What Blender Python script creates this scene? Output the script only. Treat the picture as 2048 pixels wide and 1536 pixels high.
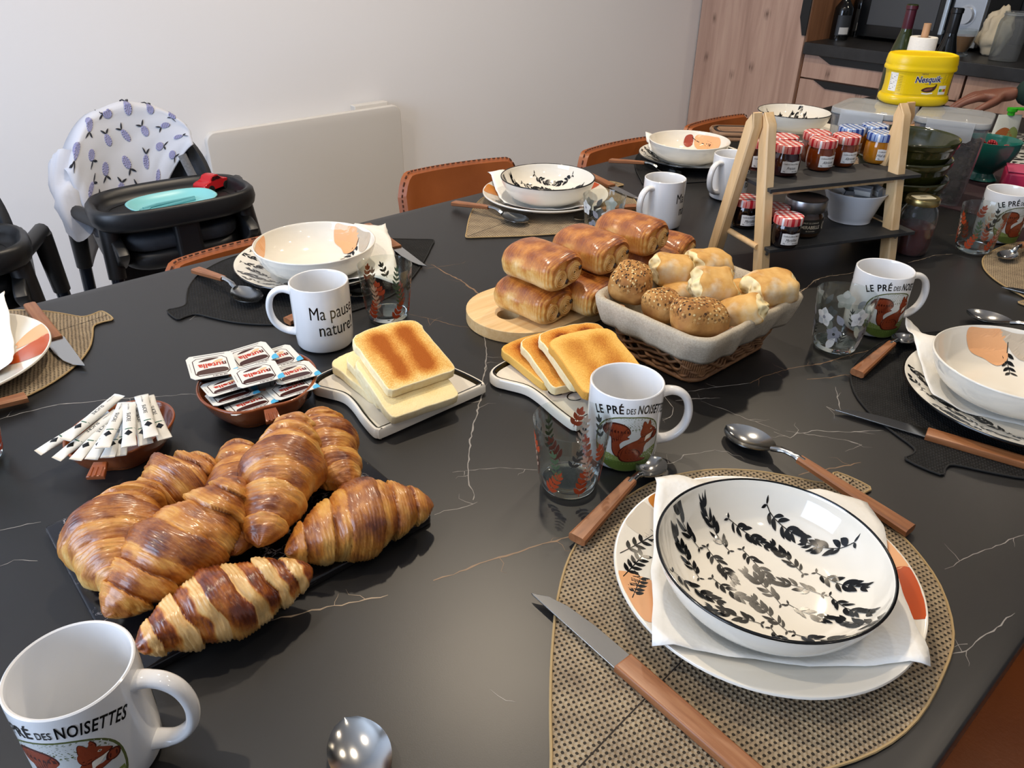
import bpy, bmesh, math, random
from math import sin, cos, pi, radians
from mathutils import Vector, Matrix, noise
from mathutils.geometry import tessellate_polygon
random.seed(7)
for o in list(bpy.data.objects): bpy.data.objects.remove(o)
SC = bpy.context.scene
COL = SC.collection
ZT = 0.76                       # table top height
# ------------------------------------------------------------------ camera
FPX, PITCH, ROLL, YAW, CAMH = 1535.0, 0.54335, -0.01574, 0.83799, 1.28
_c, _s = cos(PITCH), sin(PITCH)
_r, _d, _f = Vector((1,0,0)), Vector((0,-_s,-_c)), Vector((0,_c,-_s))
_cr, _sr = cos(ROLL), sin(ROLL)
_wx, _wy = Vector((sin(YAW),cos(YAW),0)), Vector((-cos(YAW),sin(YAW),0))
def _w(v): return Vector((_wx.dot(v), _wy.dot(v), v.z))
CR, CD, CF = _w(_cr*_r+_sr*_d), _w(-_sr*_r+_cr*_d), _w(_f)
CAM = Vector((0,0,CAMH))
cam = bpy.data.cameras.new('camera'); camo = bpy.data.objects.new('camera', cam); COL.objects.link(camo)
cam.sensor_fit = 'HORIZONTAL'; cam.sensor_width = 36; cam.lens = FPX/2048*36; cam.clip_start = .02
m = Matrix((CR, -CD, -CF)).transposed().to_4x4(); m.translation = CAM
camo.matrix_world = m
SC.camera = camo
def ray(u, v): return CR*((u-1024)/FPX) + CD*((v-768)/FPX) + CF
def T(u, v, z=0.0):             # point of the photo on the horizontal plane z above the table
    d = ray(u, v); t = (ZT+z-CAMH)/d.z
    return CAM + d*t
def onY(u, v, y):
    d = ray(u, v); return CAM + d*(y/d.y)
def onX(u, v, x):
    d = ray(u, v); return CAM + d*(x/d.x)
# ------------------------------------------------------------------ world, lights, exposure
SC.view_settings.view_transform = 'Standard'; SC.view_settings.look = 'None'
SC.view_settings.gamma = 1; SC.view_settings.use_curve_mapping = False
SC.view_settings.exposure = -0.05
SC.cycles.caustics_reflective = False; SC.cycles.caustics_refractive = False
SC.cycles.max_bounces = 10; SC.cycles.transparent_max_bounces = 16; SC.cycles.sample_clamp_indirect = 6
wd = bpy.data.worlds.new('world'); SC.world = wd; wd.use_nodes = True
wd.node_tree.nodes['Background'].inputs[0].default_value = (.55,.72,1,1)
wd.node_tree.nodes['Background'].inputs[1].default_value = .5
def lamp(name, kind, loc, power, color, size=.1, target=None, **k):
    l = bpy.data.lights.new(name, kind); l.energy = power; l.color = color
    if kind == 'AREA': l.shape = k.get('shape','DISK'); l.size = size; l.size_y = k.get('size_y', size)
    else: l.shadow_soft_size = size
    if kind == 'SPOT': l.spot_size = k.get('cone', radians(140)); l.spot_blend = .8
    o = bpy.data.objects.new(name, l); COL.objects.link(o); o.location = loc
    if target is not None: o.rotation_euler = (Vector(target)-Vector(loc)).to_track_quat('-Z','Y').to_euler()
    o['kind'] = 'helper'
    return o
WARM = (1.0,.84,.64)
for i,(x,y,p) in enumerate([(-.35,1.05,42),(.95,1.25,70),(2.1,1.1,48),(.2,-.35,10),(1.6,-.1,18),(3.4,.5,18),(.6,-1.6,12)]):
    lamp('ceiling_spot', 'SPOT', (x,y,2.46), p, WARM, .035, (x,y,0), cone=radians(150))
lamp('window_daylight', 'AREA', (-1.95,.9,1.45), 72, (.62,.76,1), 1.7, (1,.9,1.1), shape='RECTANGLE', size_y=1.5)
# ------------------------------------------------------------------ materials
def lin(c):
    c = c/255
    return c/12.92 if c <= .04045 else ((c+.055)/1.055)**2.4
def rgb(h):
    if not isinstance(h, str): return h
    return (lin(int(h[0:2],16)), lin(int(h[2:4],16)), lin(int(h[4:6],16)), 1)
_M = {}
class NT:
    def __init__(s, name):
        s.m = bpy.data.materials.new(name); s.m.use_nodes = True; s.t = s.m.node_tree
        s.b = s.t.nodes['Principled BSDF']; s.out = s.t.nodes['Material Output']
    def n(s, typ, **k):
        n = s.t.nodes.new('ShaderNode'+typ)
        for a, v in k.items():
            if a.startswith('i_'):
                key = a[2:]; key = int(key) if key.isdigit() else key.replace('_',' ')
                s.set(n, key, v)
            else: setattr(n, a, v)
        return n
    def set(s, n, key, v):
        if hasattr(v, 'is_output') or isinstance(v, bpy.types.NodeSocket): s.t.links.new(v, n.inputs[key])
        else: n.inputs[key].default_value = v
    def p(s, **k):
        for a, v in k.items(): s.set(s.b, a.replace('_',' '), v)
    def co(s, kind='Object'): return s.n('TexCoord').outputs[kind]
    def noise(s, scale, vec=None, detail=4, rough=.55, dist=0):
        n = s.n('TexNoise', i_Scale=scale, i_Detail=detail, i_Roughness=rough, i_Distortion=dist)
        s.set(n, 'Vector', vec if vec is not None else s.co()); return n.outputs[0]
    def ramp(s, fac, stops, interp='LINEAR'):
        r = s.n('ValToRGB', i_Fac=fac); e = r.color_ramp; e.interpolation = interp
        while len(e.elements) < len(stops): e.elements.new(.5)
        for el, (p, c) in zip(e.elements, stops): el.position = p; el.color = rgb(c)
        return r.outputs[0]
    def mapping(s, scale=(1,1,1), rot=(0,0,0), vec=None):
        n = s.n('Mapping'); n.inputs['Scale'].default_value = scale; n.inputs['Rotation'].default_value = rot
        s.set(n, 'Vector', vec if vec is not None else s.co()); return n.outputs[0]
    def mix(s, f, a, b, kind='MIX'):
        n = s.n('MixRGB', blend_type=kind); s.set(n,0,f)
        for i, x in ((1,a),(2,b)): s.set(n, i, rgb(x) if isinstance(x, str) else x)
        return n.outputs[0]
    def math(s, op, a, b=0.0):
        n = s.n('Math', operation=op); s.set(n,0,a); s.set(n,1,b); return n.outputs[0]
    def bump(s, h, strength=.3, dist=.001):
        n = s.n('Bump', i_Strength=strength, i_Distance=dist, i_Height=h)
        s.t.links.new(n.outputs[0], s.b.inputs['Normal']); return n
def mat(name, c='cccccc', rough=.5, metal=0.0, **k):
    if name in _M: return _M[name]
    t = NT(name); t.p(Base_Color=rgb(c), Roughness=rough, Metallic=metal)
    for a, v in k.items(): t.p(**{a: v})
    _M[name] = t.m; return t.m
def nmat(name, stops, scale=20, rough=.5, bump=0, detail=5, dist=.001, stretch=(1,1,1), distort=0, metal=0.0, bscale=None, rot=(0,0,0), **k):
    if name in _M: return _M[name]
    t = NT(name); v = t.mapping(stretch, rot)
    f = t.noise(scale, v, detail, dist=distort)
    t.p(Base_Color=t.ramp(f, stops), Roughness=rough, Metallic=metal)
    if bump: t.bump(t.noise(bscale or scale, v, detail), bump, dist)
    for a, x in k.items(): t.p(**{a: x})
    _M[name] = t.m; return t.m
# ------------------------------------------------------------------ mesh helpers
class MB:
    def __init__(s): s.v=[]; s.f=[]; s.mi=[]; s.col=None
    def vert(s, p): s.v.append(tuple(p)); return len(s.v)-1
    def face(s, idx, m=0): s.f.append(tuple(idx)); s.mi.append(m)
    def grid(s, rows, m=0, close_u=False, close_v=False, mfun=None):
        b = len(s.v); R = len(rows); Cn = len(rows[0])
        for r in rows:
            for p in r: s.v.append(tuple(p))
        for i in range(R if close_v else R-1):
            for j in range(Cn if close_u else Cn-1):
                i2, j2 = (i+1)%R, (j+1)%Cn
                s.face((b+i*Cn+j, b+i*Cn+j2, b+i2*Cn+j2, b+i2*Cn+j), mfun(i,j) if mfun else m)
        return b
    def lathe(s, prof, n=48, m=0, mfun=None, cx=0, cy=0, sx=1, sy=1, power=2):
        rows=[]
        for (r,z) in prof:
            row=[]
            for k in range(n):
                a = 2*pi*k/n; ca, sa = cos(a), sin(a)
                q = 1.0 if power==2 else (abs(ca)**power+abs(sa)**power)**(-1/power)
                row.append((cx+r*ca*q*sx, cy+r*sa*q*sy, z))
            rows.append(row)
        s.grid(rows, m, close_u=True, mfun=(lambda i,j: mfun(i)) if mfun else None)
    def tube(s, pts, rad, n=12, m=0, caps=True, closed=False, sx=1.0):
        pts = [Vector(p) for p in pts]; N = len(pts)
        if not hasattr(rad,'__len__'): rad=[rad]*N
        rows=[]; up=None
        for i,p in enumerate(pts):
            if closed: t=(pts[(i+1)%N]-pts[i-1])
            else: t=pts[min(i+1,N-1)]-pts[max(i-1,0)]
            t.normalize()
            if up is None:
                up = Vector((0,0,1)) if abs(t.z)<.9 else Vector((1,0,0))
            a = t.cross(up).normalized(); b = a.cross(t).normalized(); up = b
            rows.append([p + rad[i]*(a*cos(2*pi*k/n)*sx + b*sin(2*pi*k/n)) for k in range(n)])
        b0 = s.grid(rows, m, close_u=True, close_v=closed)
        if caps and not closed:
            s.face([b0+k for k in range(n)][::1], m); s.face([b0+(N-1)*n+k for k in range(n)][::-1], m)
    def box(s, c, d, m=0, rot=None):
        cx,cy,cz=c; x,y,z=d[0]/2,d[1]/2,d[2]/2; b=len(s.v)
        for sx_ in (-1,1):
            for sy_ in (-1,1):
                for sz_ in (-1,1):
                    p=Vector((sx_*x,sy_*y,sz_*z))
                    if rot is not None: p = rot@p
                    s.v.append((cx+p.x,cy+p.y,cz+p.z))
        for q in ((0,1,3,2),(4,6,7,5),(0,4,5,1),(2,3,7,6),(0,2,6,4),(1,5,7,3)): s.face([b+i for i in q], m)
    def prism(s, poly, z0, z1, m=0, inset=0.0, mtop=None, holes=None):
        # 2D outline extruded, with an optional rounded shoulder of size inset
        poly=[Vector((p[0],p[1])) for p in poly]
        if sum(a.x*b.y-b.x*a.y for a,b in zip(poly, poly[1:]+poly[:1]))<0: poly.reverse()
        rings=[]
        if inset:
            for k in range(4):
                a=k/3*pi/2; rings.append((inset*(1-sin(a)), z0+inset*(1-cos(a))))
            for k in range(4):
                a=k/3*pi/2; rings.append((inset*(1-cos(a)), z1-inset*(1-sin(a))))
        else: rings=[(0,z0),(0,z1)]
        rows=[[(p.x,p.y,z) for p in offset(poly,-d)] for d,z in rings]
        b=s.grid(rows, m, close_u=True); n=len(poly); R=len(rows)
        for tri in tessellate_polygon([[Vector((p[0],p[1],0)) for p in rows[0]]]): s.face([b+i for i in tri][::-1], m)
        for tri in tessellate_polygon([[Vector((p[0],p[1],0)) for p in rows[-1]]]): s.face([b+(R-1)*n+i for i in tri], m if mtop is None else mtop)
    def poly2(s, pts, fn, m=0, L=.006):
        # filled 2D outline mapped into space by fn, subdivided so that it follows curved surfaces
        tris=[[Vector((pts[i][0],pts[i][1])) for i in t] for t in tessellate_polygon([[Vector((p[0],p[1],0)) for p in pts]])]
        st=tris
        while st:
            t=st.pop(); e=[(t[i]-t[(i+1)%3]).length for i in range(3)]; k=e.index(max(e))
            if e[k]>L:
                a,b_,c=t[k],t[(k+1)%3],t[(k+2)%3]; mid=(a+b_)/2; st.append([a,mid,c]); st.append([mid,b_,c])
            else:
                if (t[1]-t[0]).cross(t[2]-t[0])<0: t=t[::-1]
                b=len(s.v)
                for q in t: s.v.append(tuple(fn(q.x,q.y)))
                s.face((b,b+1,b+2), m)
    def strip(s, left, right, fn, m=0):
        b=len(s.v); n=len(left)
        for p,q in zip(left,right): s.v.append(tuple(fn(p[0],p[1]))); s.v.append(tuple(fn(q[0],q[1])))
        for i in range(n-1): s.face((b+2*i, b+2*i+1, b+2*i+3, b+2*i+2), m)
    def leaf(s, p, ang, L, W, fn, m=0, n=6, bend=0.0, off=0.0):
        le,ri=[],[]; px,py=p
        for i in range(n+1):
            t=i/n; w=W*.5*sin(pi*t**.85)**.85 if 0<t<1 else 0.0
            a=ang+bend*(t-.5); px2,py2=p[0]+L*t*cos(a),p[1]+L*t*sin(a)
            nx,ny=-sin(a),cos(a); le.append((px2+nx*(w+off),py2+ny*(w+off))); ri.append((px2-nx*w,py2-ny*w))
        s.strip(ri,le,fn,m)
    def stroke(s, pts, w, fn, m=0):
        le,ri=[],[]; n=len(pts)
        for i in range(n):
            a=pts[max(i-1,0)]; b=pts[min(i+1,n-1)]; dx,dy=b[0]-a[0],b[1]-a[1]; l=math.hypot(dx,dy) or 1
            wi=(w[i] if hasattr(w,'__len__') else w)/2
            le.append((pts[i][0]-dy/l*wi,pts[i][1]+dx/l*wi)); ri.append((pts[i][0]+dy/l*wi,pts[i][1]-dx/l*wi))
        s.strip(ri,le,fn,m)
    def merge(s, o, fn=None, moff=0):
        b=len(s.v)
        for p in o.v: s.v.append(tuple(fn(*p)) if fn else p)
        for f,mi in zip(o.f,o.mi): s.f.append(tuple(b+i for i in f)); s.mi.append(mi+moff)
    def xf(s, M): s.v=[tuple(M@Vector(p)) for p in s.v]; return s
    def build(s, name, mats, parent=None, smooth=True, angle=40, bevel=0, sub=0, solid=0):
        me=bpy.data.meshes.new(name); me.from_pydata(s.v,[],s.f)
        if not isinstance(mats,(list,tuple)): mats=[mats]
        for x in mats: me.materials.append(x)
        for p,i in zip(me.polygons,s.mi): p.material_index=min(i,len(mats)-1)
        if smooth:
            me.polygons.foreach_set('use_smooth',[True]*len(me.polygons))
            if angle<180: me.set_sharp_from_angle(angle=radians(angle))
        if s.col is not None:
            at=me.attributes.new('col','FLOAT','POINT'); at.data.foreach_set('value', s.col)
        me.update()
        o=bpy.data.objects.new(name,me); COL.objects.link(o)
        if parent: o.parent=parent
        if solid:
            q=o.modifiers.new('s','SOLIDIFY'); q.thickness=solid; q.offset=0
        if bevel:
            q=o.modifiers.new('b','BEVEL'); q.width=bevel; q.segments=3; q.limit_method='ANGLE'; q.angle_limit=radians(35)
        if sub:
            q=o.modifiers.new('u','SUBSURF'); q.levels=sub; q.render_levels=sub
        return o
def offset(poly, d):
    if not d: return poly
    n=len(poly); out=[]
    for i in range(n):
        a,b,c=poly[i-1],poly[i],poly[(i+1)%n]
        e1=(b-a).normalized() if (b-a).length>1e-9 else Vector((1,0)); e2=(c-b).normalized() if (c-b).length>1e-9 else e1
        n1=Vector((e1.y,-e1.x)); n2=Vector((e2.y,-e2.x)); q=n1+n2
        q=q/max(q.length_squared,.5)*2 if q.length>1e-6 else n1
        out.append(b+q*d)
    return out
def spline(pts, n=8, closed=True):
    out=[]; N=len(pts); P=[Vector((*p,0)[:3]) for p in pts]
    for i in range(N if closed else N-1):
        p0,p1,p2,p3=[P[(i+k)%N] if closed else P[min(max(i+k,0),N-1)] for k in (-1,0,1,2)]
        for k in range(n):
            t=k/n; out.append(.5*((2*p1)+(p2-p0)*t+(2*p0-5*p1+4*p2-p3)*t*t+(3*p1-p0-3*p2+p3)*t**3))
    if not closed: out.append(P[-1])
    return out
def rrect(w,h,r,n=6):
    out=[]
    for cx,cy,a0 in ((w/2-r,h/2-r,0),(-w/2+r,h/2-r,pi/2),(-w/2+r,-h/2+r,pi),(w/2-r,-h/2+r,1.5*pi)):
        for k in range(n+1):
            a=a0+pi/2*k/n; out.append((cx+r*cos(a),cy+r*sin(a)))
    return out
def ident(x,y): return (x,y,0)
_TX={}
def text(body, size=1.0, bold=0.0, shear=0.0, align='CENTER', sp=1.0, wide=1.0):
    key=(body,bold,shear,align,sp)
    if key not in _TX:
        cu=bpy.data.curves.new('lettering','FONT'); cu.body=body; cu.size=1; cu.offset=bold; cu.shear=shear
        cu.align_x=align; cu.space_character=sp; cu.resolution_u=3; cu.fill_mode='FRONT'
        o=bpy.data.objects.new('lettering',cu); COL.objects.link(o)
        bpy.context.view_layer.update()
        me=bpy.data.meshes.new_from_object(o.evaluated_get(bpy.context.evaluated_depsgraph_get()))
        _TX[key]=([tuple(v.co) for v in me.vertices],[tuple(p.vertices) for p in me.polygons])
        bpy.data.objects.remove(o); bpy.data.curves.remove(cu); bpy.data.meshes.remove(me)
    return _TX[key]
def fit_text(mb, body, x0, x1, h, fn, m=0, **k):
    v,f=text(body,**k); xs=[p[0] for p in v]; ys=[p[1] for p in v]; a,c=min(xs),max(xs); d=max(ys)-min(0,min(ys)); b=len(mb.v)
    cap=max(p[1] for p in text('E',**k)[0])
    for p in v: mb.v.append(tuple(fn(x0+(p[0]-a)/(c-a)*(x1-x0), p[1]/cap*h)))
    for q in f: mb.face([b+i for i in q], m)
def put_text(mb, body, size, fn, m=0, wide=1.0, **k):
    v,f=text(body,**k); b=len(mb.v)
    for p in v: mb.v.append(tuple(fn(p[0]*size*wide,p[1]*size)))
    for q in f: mb.face([b+i for i in q], m)
for _t in [('LE PRÉ',.025),('DES',.01),('NOISETTES',.025)]: text(_t[0],bold=_t[1])
# ------------------------------------------------------------------ things
def tag(o, label, cat, group=None):
    o['label']=label; o['category']=cat
    if group: o['group']=group
    return o
def thing(name, label, cat, loc=(0,0,0), rz=0, group=None, rot=None):
    o=bpy.data.objects.new(name,None); COL.objects.link(o); o.empty_display_size=.02
    o.location=loc; o.rotation_euler=rot if rot is not None else (0,0,rz)
    return tag(o,label,cat,group)
def struct(o): o['kind']='structure'; return o
def clone(root, label, loc, rz=0, group=None, rot=None, scale=None):
    kids=[(c,list(c.children)) for c in root.children]
    r=root.copy(); COL.objects.link(r); r['label']=label
    if group: r['group']=group
    r.location=loc; r.rotation_euler=rot if rot is not None else (0,0,rz)
    if scale: r.scale=scale
    for c,g in kids:
        d=c.copy(); COL.objects.link(d); d.parent=r
        for e in g:
            h=e.copy(); COL.objects.link(h); h.parent=d
    return r
_P={}
def inst(key, make, label, cat, loc, rz=0, group=None, rot=None, scale=None):
    # first call builds the thing, later calls copy it with its parts
    if key in _P: return clone(_P[key],label,loc,rz,group,rot,scale)
    o=make(); tag(o,label,cat,group); o.location=loc; o.rotation_euler=rot if rot is not None else (0,0,rz)
    if scale: o.scale=scale
    _P[key]=o; return o
def root(name):
    o=bpy.data.objects.new(name,None); COL.objects.link(o); o.empty_display_size=.02; return o
def at(x,y,z=0.0): return (x,y,ZT+z)
# ------------------------------------------------------------------ setting
def wall_mat():
    t=NT('painted_plaster'); f=t.noise(60,detail=6); g=t.noise(.8,detail=2)
    t.p(Base_Color=t.ramp(g,[(.3,'e4e4e6'),(.7,'eaeaec')]),Roughness=.75); t.bump(f,.06,.001); return t.m
WALL=wall_mat()
XK,YW,XB=3.26,2.363,3.92
def sbox(name,c,d,m,label=None,bevel=0):
    b=MB(); b.box(c,d); o=b.build(name,m,smooth=False,bevel=bevel); struct(o)
    if label: o['label']=label
    return o
tile=nmat('floor_tile',[(.35,'8f8a84'),(.65,'a29d96')],3,.45)
sbox('floor',(.88,-.12,-.05),(6.3,5.2,.1),tile,'pale grey tiled floor under the table')
sbox('ceiling',(.88,-.12,2.55),(6.3,5.2,.1),mat('ceiling_paint','efedea',.8),'white ceiling above the dining room')
sbox('wall_back',(.88,YW+.05,1.25),(6.3,.1,2.5),WALL,'plain off-white wall behind the high chairs')
sbox('wall_right',(XB+.05,-.12,1.25),(.1,4.95,2.5),mat('splash','1b1e24',.5),'dark wall behind the kitchen worktop')
sbox('wall_front',(.88,-2.65,1.25),(6.3,.1,2.5),WALL,'off-white wall facing the back wall')
lw=MB()
for c,d in (((-2.2,-1.7,1.25),(.1,1.9,2.5)),((-2.2,2.03,1.25),(.1,.66,2.5)),((-2.2,.475,.3),(.1,2.45,.6)),((-2.2,.475,2.4),(.1,2.45,.2))): lw.box(c,d)
struct(lw.build('wall_left',WALL,smooth=False))['label']='off-white wall with the wide window'
w=MB()
for c,d in (((-2.2,.475,.63),(.07,2.45,.06)),((-2.2,.475,2.27),(.07,2.45,.06)),((-2.2,-.72,1.45),(.07,.06,1.6)),((-2.2,1.67,1.45),(.07,.06,1.6)),((-2.2,.475,1.45),(.07,.07,1.6))): w.box(c,d)
wn=struct(w.build('window_1',mat('white_frame','e8e8e6',.4),smooth=False)); wn['label']='white framed window in the left wall'
g=NT('window_glass'); tr=g.n('BsdfTransparent'); gl=g.n('BsdfGlossy',i_Roughness=.02); mx=g.n('MixShader',i_0=.06)
g.t.links.new(tr.outputs[0],mx.inputs[1]); g.t.links.new(gl.outputs[0],mx.inputs[2]); g.t.links.new(mx.outputs[0],g.out.inputs[0])
w=MB(); w.box((-2.2,.475,1.45),(.008,2.4,1.6)); struct(w.build('pane',g.m,wn,smooth=False))
sbox('baseboard_back',(.52,YW-.006,.04),(5.3,.012,.08),mat('skirting','d8d6d2',.5))
# wood
def wood(name,c1,c2,c3,axis=2,scale=1.0,rough=.5,knots=False,bump=.05):
    t=NT(name); st=[16*scale]*3; st[axis]=1.1*scale
    v=t.mapping(st); f=t.noise(1.6,v,6,.6,.4); g=t.noise(9,v,3)
    c=t.ramp(f,[(.3,c1),(.5,c2),(.72,c3)]); c=t.mix(t.math('MULTIPLY',g,.25),c,c1)
    if knots:
        st2=[4.2]*3; st2[axis]=1.6
        sx=t.n('SeparateXYZ',i_0=t.co()); cb=t.n('CombineXYZ',i_0=t.math('ADD',t.math('MULTIPLY',sx.outputs[1],6.5),t.math('MULTIPLY',g,.35)),i_1=t.math('MULTIPLY',sx.outputs[2],3.4))
        vo=t.n('TexVoronoi',voronoi_dimensions='2D',i_Scale=1.0,i_Randomness=1.0); t.set(vo,'Vector',cb.outputs[0])
        k=t.ramp(vo.outputs['Distance'],[(.0,'ffffff'),(.045,'aaaaaa'),(.10,'000000')]); c=t.mix(t.math('MULTIPLY',k,.8),c,'4a3226')
    t.p(Base_Color=c,Roughness=rough)
    if bump: t.bump(g,bump,.001)
    return t.m
KOAK=wood('knotty_oak','a58474','bb9a88','cbab98',2,1.0,.55,True)
KOAK2=wood('oak_side','7a5238','94684a','a67a58',2,1.0,.55)
BLACK=mat('matt_black','0c0d0e',.45); DARKTOP=nmat('worktop_laminate',[(.3,'1d1d1e'),(.7,'2a2a2b')],30,.42,.05)
STEEL=mat('steel','b8b8b6',.16,1.0); CHROME=mat('chrome','d8dadc',.07,1.0)
# tall unit
tu=thing('tall_cabinet','tall knotty oak kitchen unit against the white wall','cabinet',(XK,2.0865,0))
b=MB(); b.box((.32,0,1.15),(.6,.546,2.1)); b.build('body',KOAK2,tu,smooth=False)
b=MB(); b.box((.009,-.0,1.2),(.018,.540,2.1)); b.build('door',KOAK,tu,smooth=False)
b=MB(); b.prism([(0,.882),(.023,.95),(.023,1.537),(0,1.61),(-.016,1.61),(-.016,.882)],0,.006)
M=Matrix(((0,0,-1,0),(1,0,0,-.259),(0,1,0,0),(0,0,0,1))); b.xf(M); b.build('grip',BLACK,tu,smooth=False)
b=MB(); b.box((.34,0,.05),(.52,.546,.1)); b.build('plinth',BLACK,tu,smooth=False)
# base units
def base_unit(y0,y1,label,kind):
    r=thing('base_cabinet',label,'cabinet',(XK+.012,(y0+y1)/2,0),0,'kitchen base units'); w=y1-y0
    b=MB(); b.box((.31,0,.456),(.56,w-.006,.71)); b.build('body',KOAK2 if kind!='oven' else BLACK,r,smooth=False)
    b=MB(); b.box((.34,0,.05),(.5,w-.006,.1)); b.build('plinth',BLACK,r,smooth=False)
    zs=((.720,.809),(.33,.713),(.11,.324)) if kind!='oven' else ((.695,.809),(.11,.688))
    for i,(z0,z1) in enumerate(zs):
        b=MB(); b.box((.012,0,(z0+z1)/2),(.02,w-.004,z1-z0))
        d=b.build('drawer' if kind!='oven' or i==0 else 'oven_door',(KOAK if kind!='oven' or i==0 else mat('oven_glass','2a1a14',.15)),r,smooth=False)
        b=MB()
        if kind!='oven':
            h=.026; hw=min(.32,w*.4); b.prism([(-hw,z1+.002),(-hw+.06,z1-h),(hw-.06,z1-h),(hw,z1+.002)],0,.004); b.xf(Matrix(((0,0,-1,.001),(1,0,0,0),(0,1,0,0),(0,0,0,1))))
        elif i==1: b.tube([(-.03,-w*.4,z1-.03),(-.03,w*.4,z1-.03)],.011,10); b.box((-.014,-w*.38,z1-.03),(.03,.016,.016)); b.box((-.014,w*.38,z1-.03),(.03,.016,.016))
        if b.v: b.build('handle',BLACK,d,smooth=False)
base_unit(1.147,1.809,'knotty oak drawer unit next to the tall cabinet','d'); base_unit(.445,1.142,'oven unit with black bar handle under the worktop','oven'); base_unit(-.35,.44,'oak drawer unit behind the standing person','d')
b=MB(); b.box((XK+.313,.466,.8355),(.645,2.682,.047)); tag(b.build('worktop',DARKTOP,smooth=False,bevel=.003),'black laminate worktop over the oak base units','worktop')
# radiator
r=thing('radiator','flat white electric panel radiator on the wall behind the high chair','radiator',(1.193,YW,.43))
b=MB(); b.prism(rrect(.682,.615,.03),0,.022,0,.004); b.xf(Matrix(((1,0,0,0),(0,0,-1,-.045),(0,1,0,0),(0,0,0,1)))); b.build('front_panel',mat('radiator_white','d3d0cb',.5),r)
b=MB(); b.box((0,-.0235,0),(.63,.042,.56)); b.build('heater_body',mat('radiator_body','c6c4c0',.5),r,smooth=False)
b=MB(); b.box((.24,-.03,.293),(.13,.03,.05)); b.build('control_box',mat('radiator_white'),r,smooth=False,bevel=.003)
# ------------------------------------------------------------------ dining table
def table_mat():
    t=NT('black_marble_ceramic'); co=t.co(); g=t.noise(3,co,5); fine=t.noise(900,co,2)
    c=t.ramp(g,[(.3,'181818'),(.7,'201f1f')])
    t.p(Base_Color=c,Roughness=t.math('ADD',.34,t.math('MULTIPLY',g,.08)),Specular_IOR_Level=.5); t.bump(fine,.05,.0004); return t.m
TX0,TX1,TY0,TY1=-1.1,2.93,.04,1.303
tb=thing('dining_table','long dining table with black marble-veined top','table',((TX0+TX1)/2,(TY0+TY1)/2,0))
b=MB(); hw,hd=(TX1-TX0)/2,(TY1-TY0)/2
b.prism(rrect(2*hw,2*hd,.02,4),ZT-.03,ZT,0,.003)
ox,oy=(TX0+TX1)/2,(TY0+TY1)/2
VE=[  # veins of the stone: pixel polylines, width (mm), slot
 ([(962,655),(971,688),(973,718),(966,760),(961,800),(944,860),(938,905),(935,950),(940,970),(948,990),(946,1000)],2.0,1),
 ([(868,1160),(905,1150),(960,1128),(1000,1114),(1060,1096),(1110,1082),(1145,1070)],2.4,2),
 ([(495,1254),(530,1243),(580,1232),(622,1222),(700,1206),(776,1190)],2.0,3),
 ([(0,838),(60,822),(120,808),(160,806),(230,797),(300,794),(382,788)],1.5,1),
 ([(300,990),(345,985),(400,978),(470,962)],.8,1),([(0,1060),(40,1052),(82,1044)],.9,1),([(0,1133),(30,1120),(75,1122)],.8,1),
 ([(862,528),(890,545),(920,560),(945,578),(970,600),(985,612)],3.2,2),([(812,540),(840,538),(890,532),(930,526)],.8,2),
 ([(1585,592),(1610,578),(1630,560),(1660,552),(1700,547),(1712,543)],2.2,3),([(1815,526),(1845,518),(1870,510),(1905,508)],2.2,3),
 ([(1500,766),(1530,752),(1585,736),(1640,728),(1695,712),(1742,700),(1800,684)],2.0,2),([(1615,759),(1660,755),(1706,748)],1.3,2),
 ([(1548,864),(1580,876),(1594,867),(1634,861),(1690,864),(1768,861)],1.4,1),([(1652,813),(1668,820),(1682,822),(1676,800),(1671,774)],1.2,1),([(1570,862),(1640,872),(1700,882),(1722,890),(1690,903)],.8,1),
 ([(1310,924),(1337,928),(1357,922),(1366,910),(1400,906),(1430,900),(1455,903)],1.2,1),
 ([(1325,842),(1346,830),(1345,815),(1328,792)],1.0,1),([(1370,784),(1435,774),(1500,766)],1.2,1),([(1350,802),(1382,798),(1440,796)],1.0,1),([(1400,802),(1450,820),(1500,840),(1560,862)],.7,1),
 ([(1598,951),(1630,942),(1659,938),(1700,930),(1722,925)],1.8,2),
 ([(1898,1312),(1932,1300),(1953,1284),(1985,1262),(2015,1236),(2030,1226)],1.2,1),([(1905,1295),(1935,1288)],.9,1),([(1890,1140),(1930,1118),(1990,1092),(2048,1070)],1.0,1),
 ([(868,1030),(890,1022),(925,1016),(955,1004)],.9,1),([(905,945),(960,938),(1000,936),(1075,940)],.7,1),([(814,627),(870,640),(905,650),(955,658)],.9,2),([(860,650),(868,640),(885,634)],.6,2),
 ([(1380,650),(1388,690),(1395,700)],.6,1),([(1664,660),(1680,680),(1690,700),(1702,715)],.7,1),([(980,1380),(1010,1400),(1030,1404)],.5,1),([(380,640),(430,628),(480,616)],.5,1),([(1900,470),(1925,470),(1948,478)],.8,3)]
rv=random.Random(3)
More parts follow.
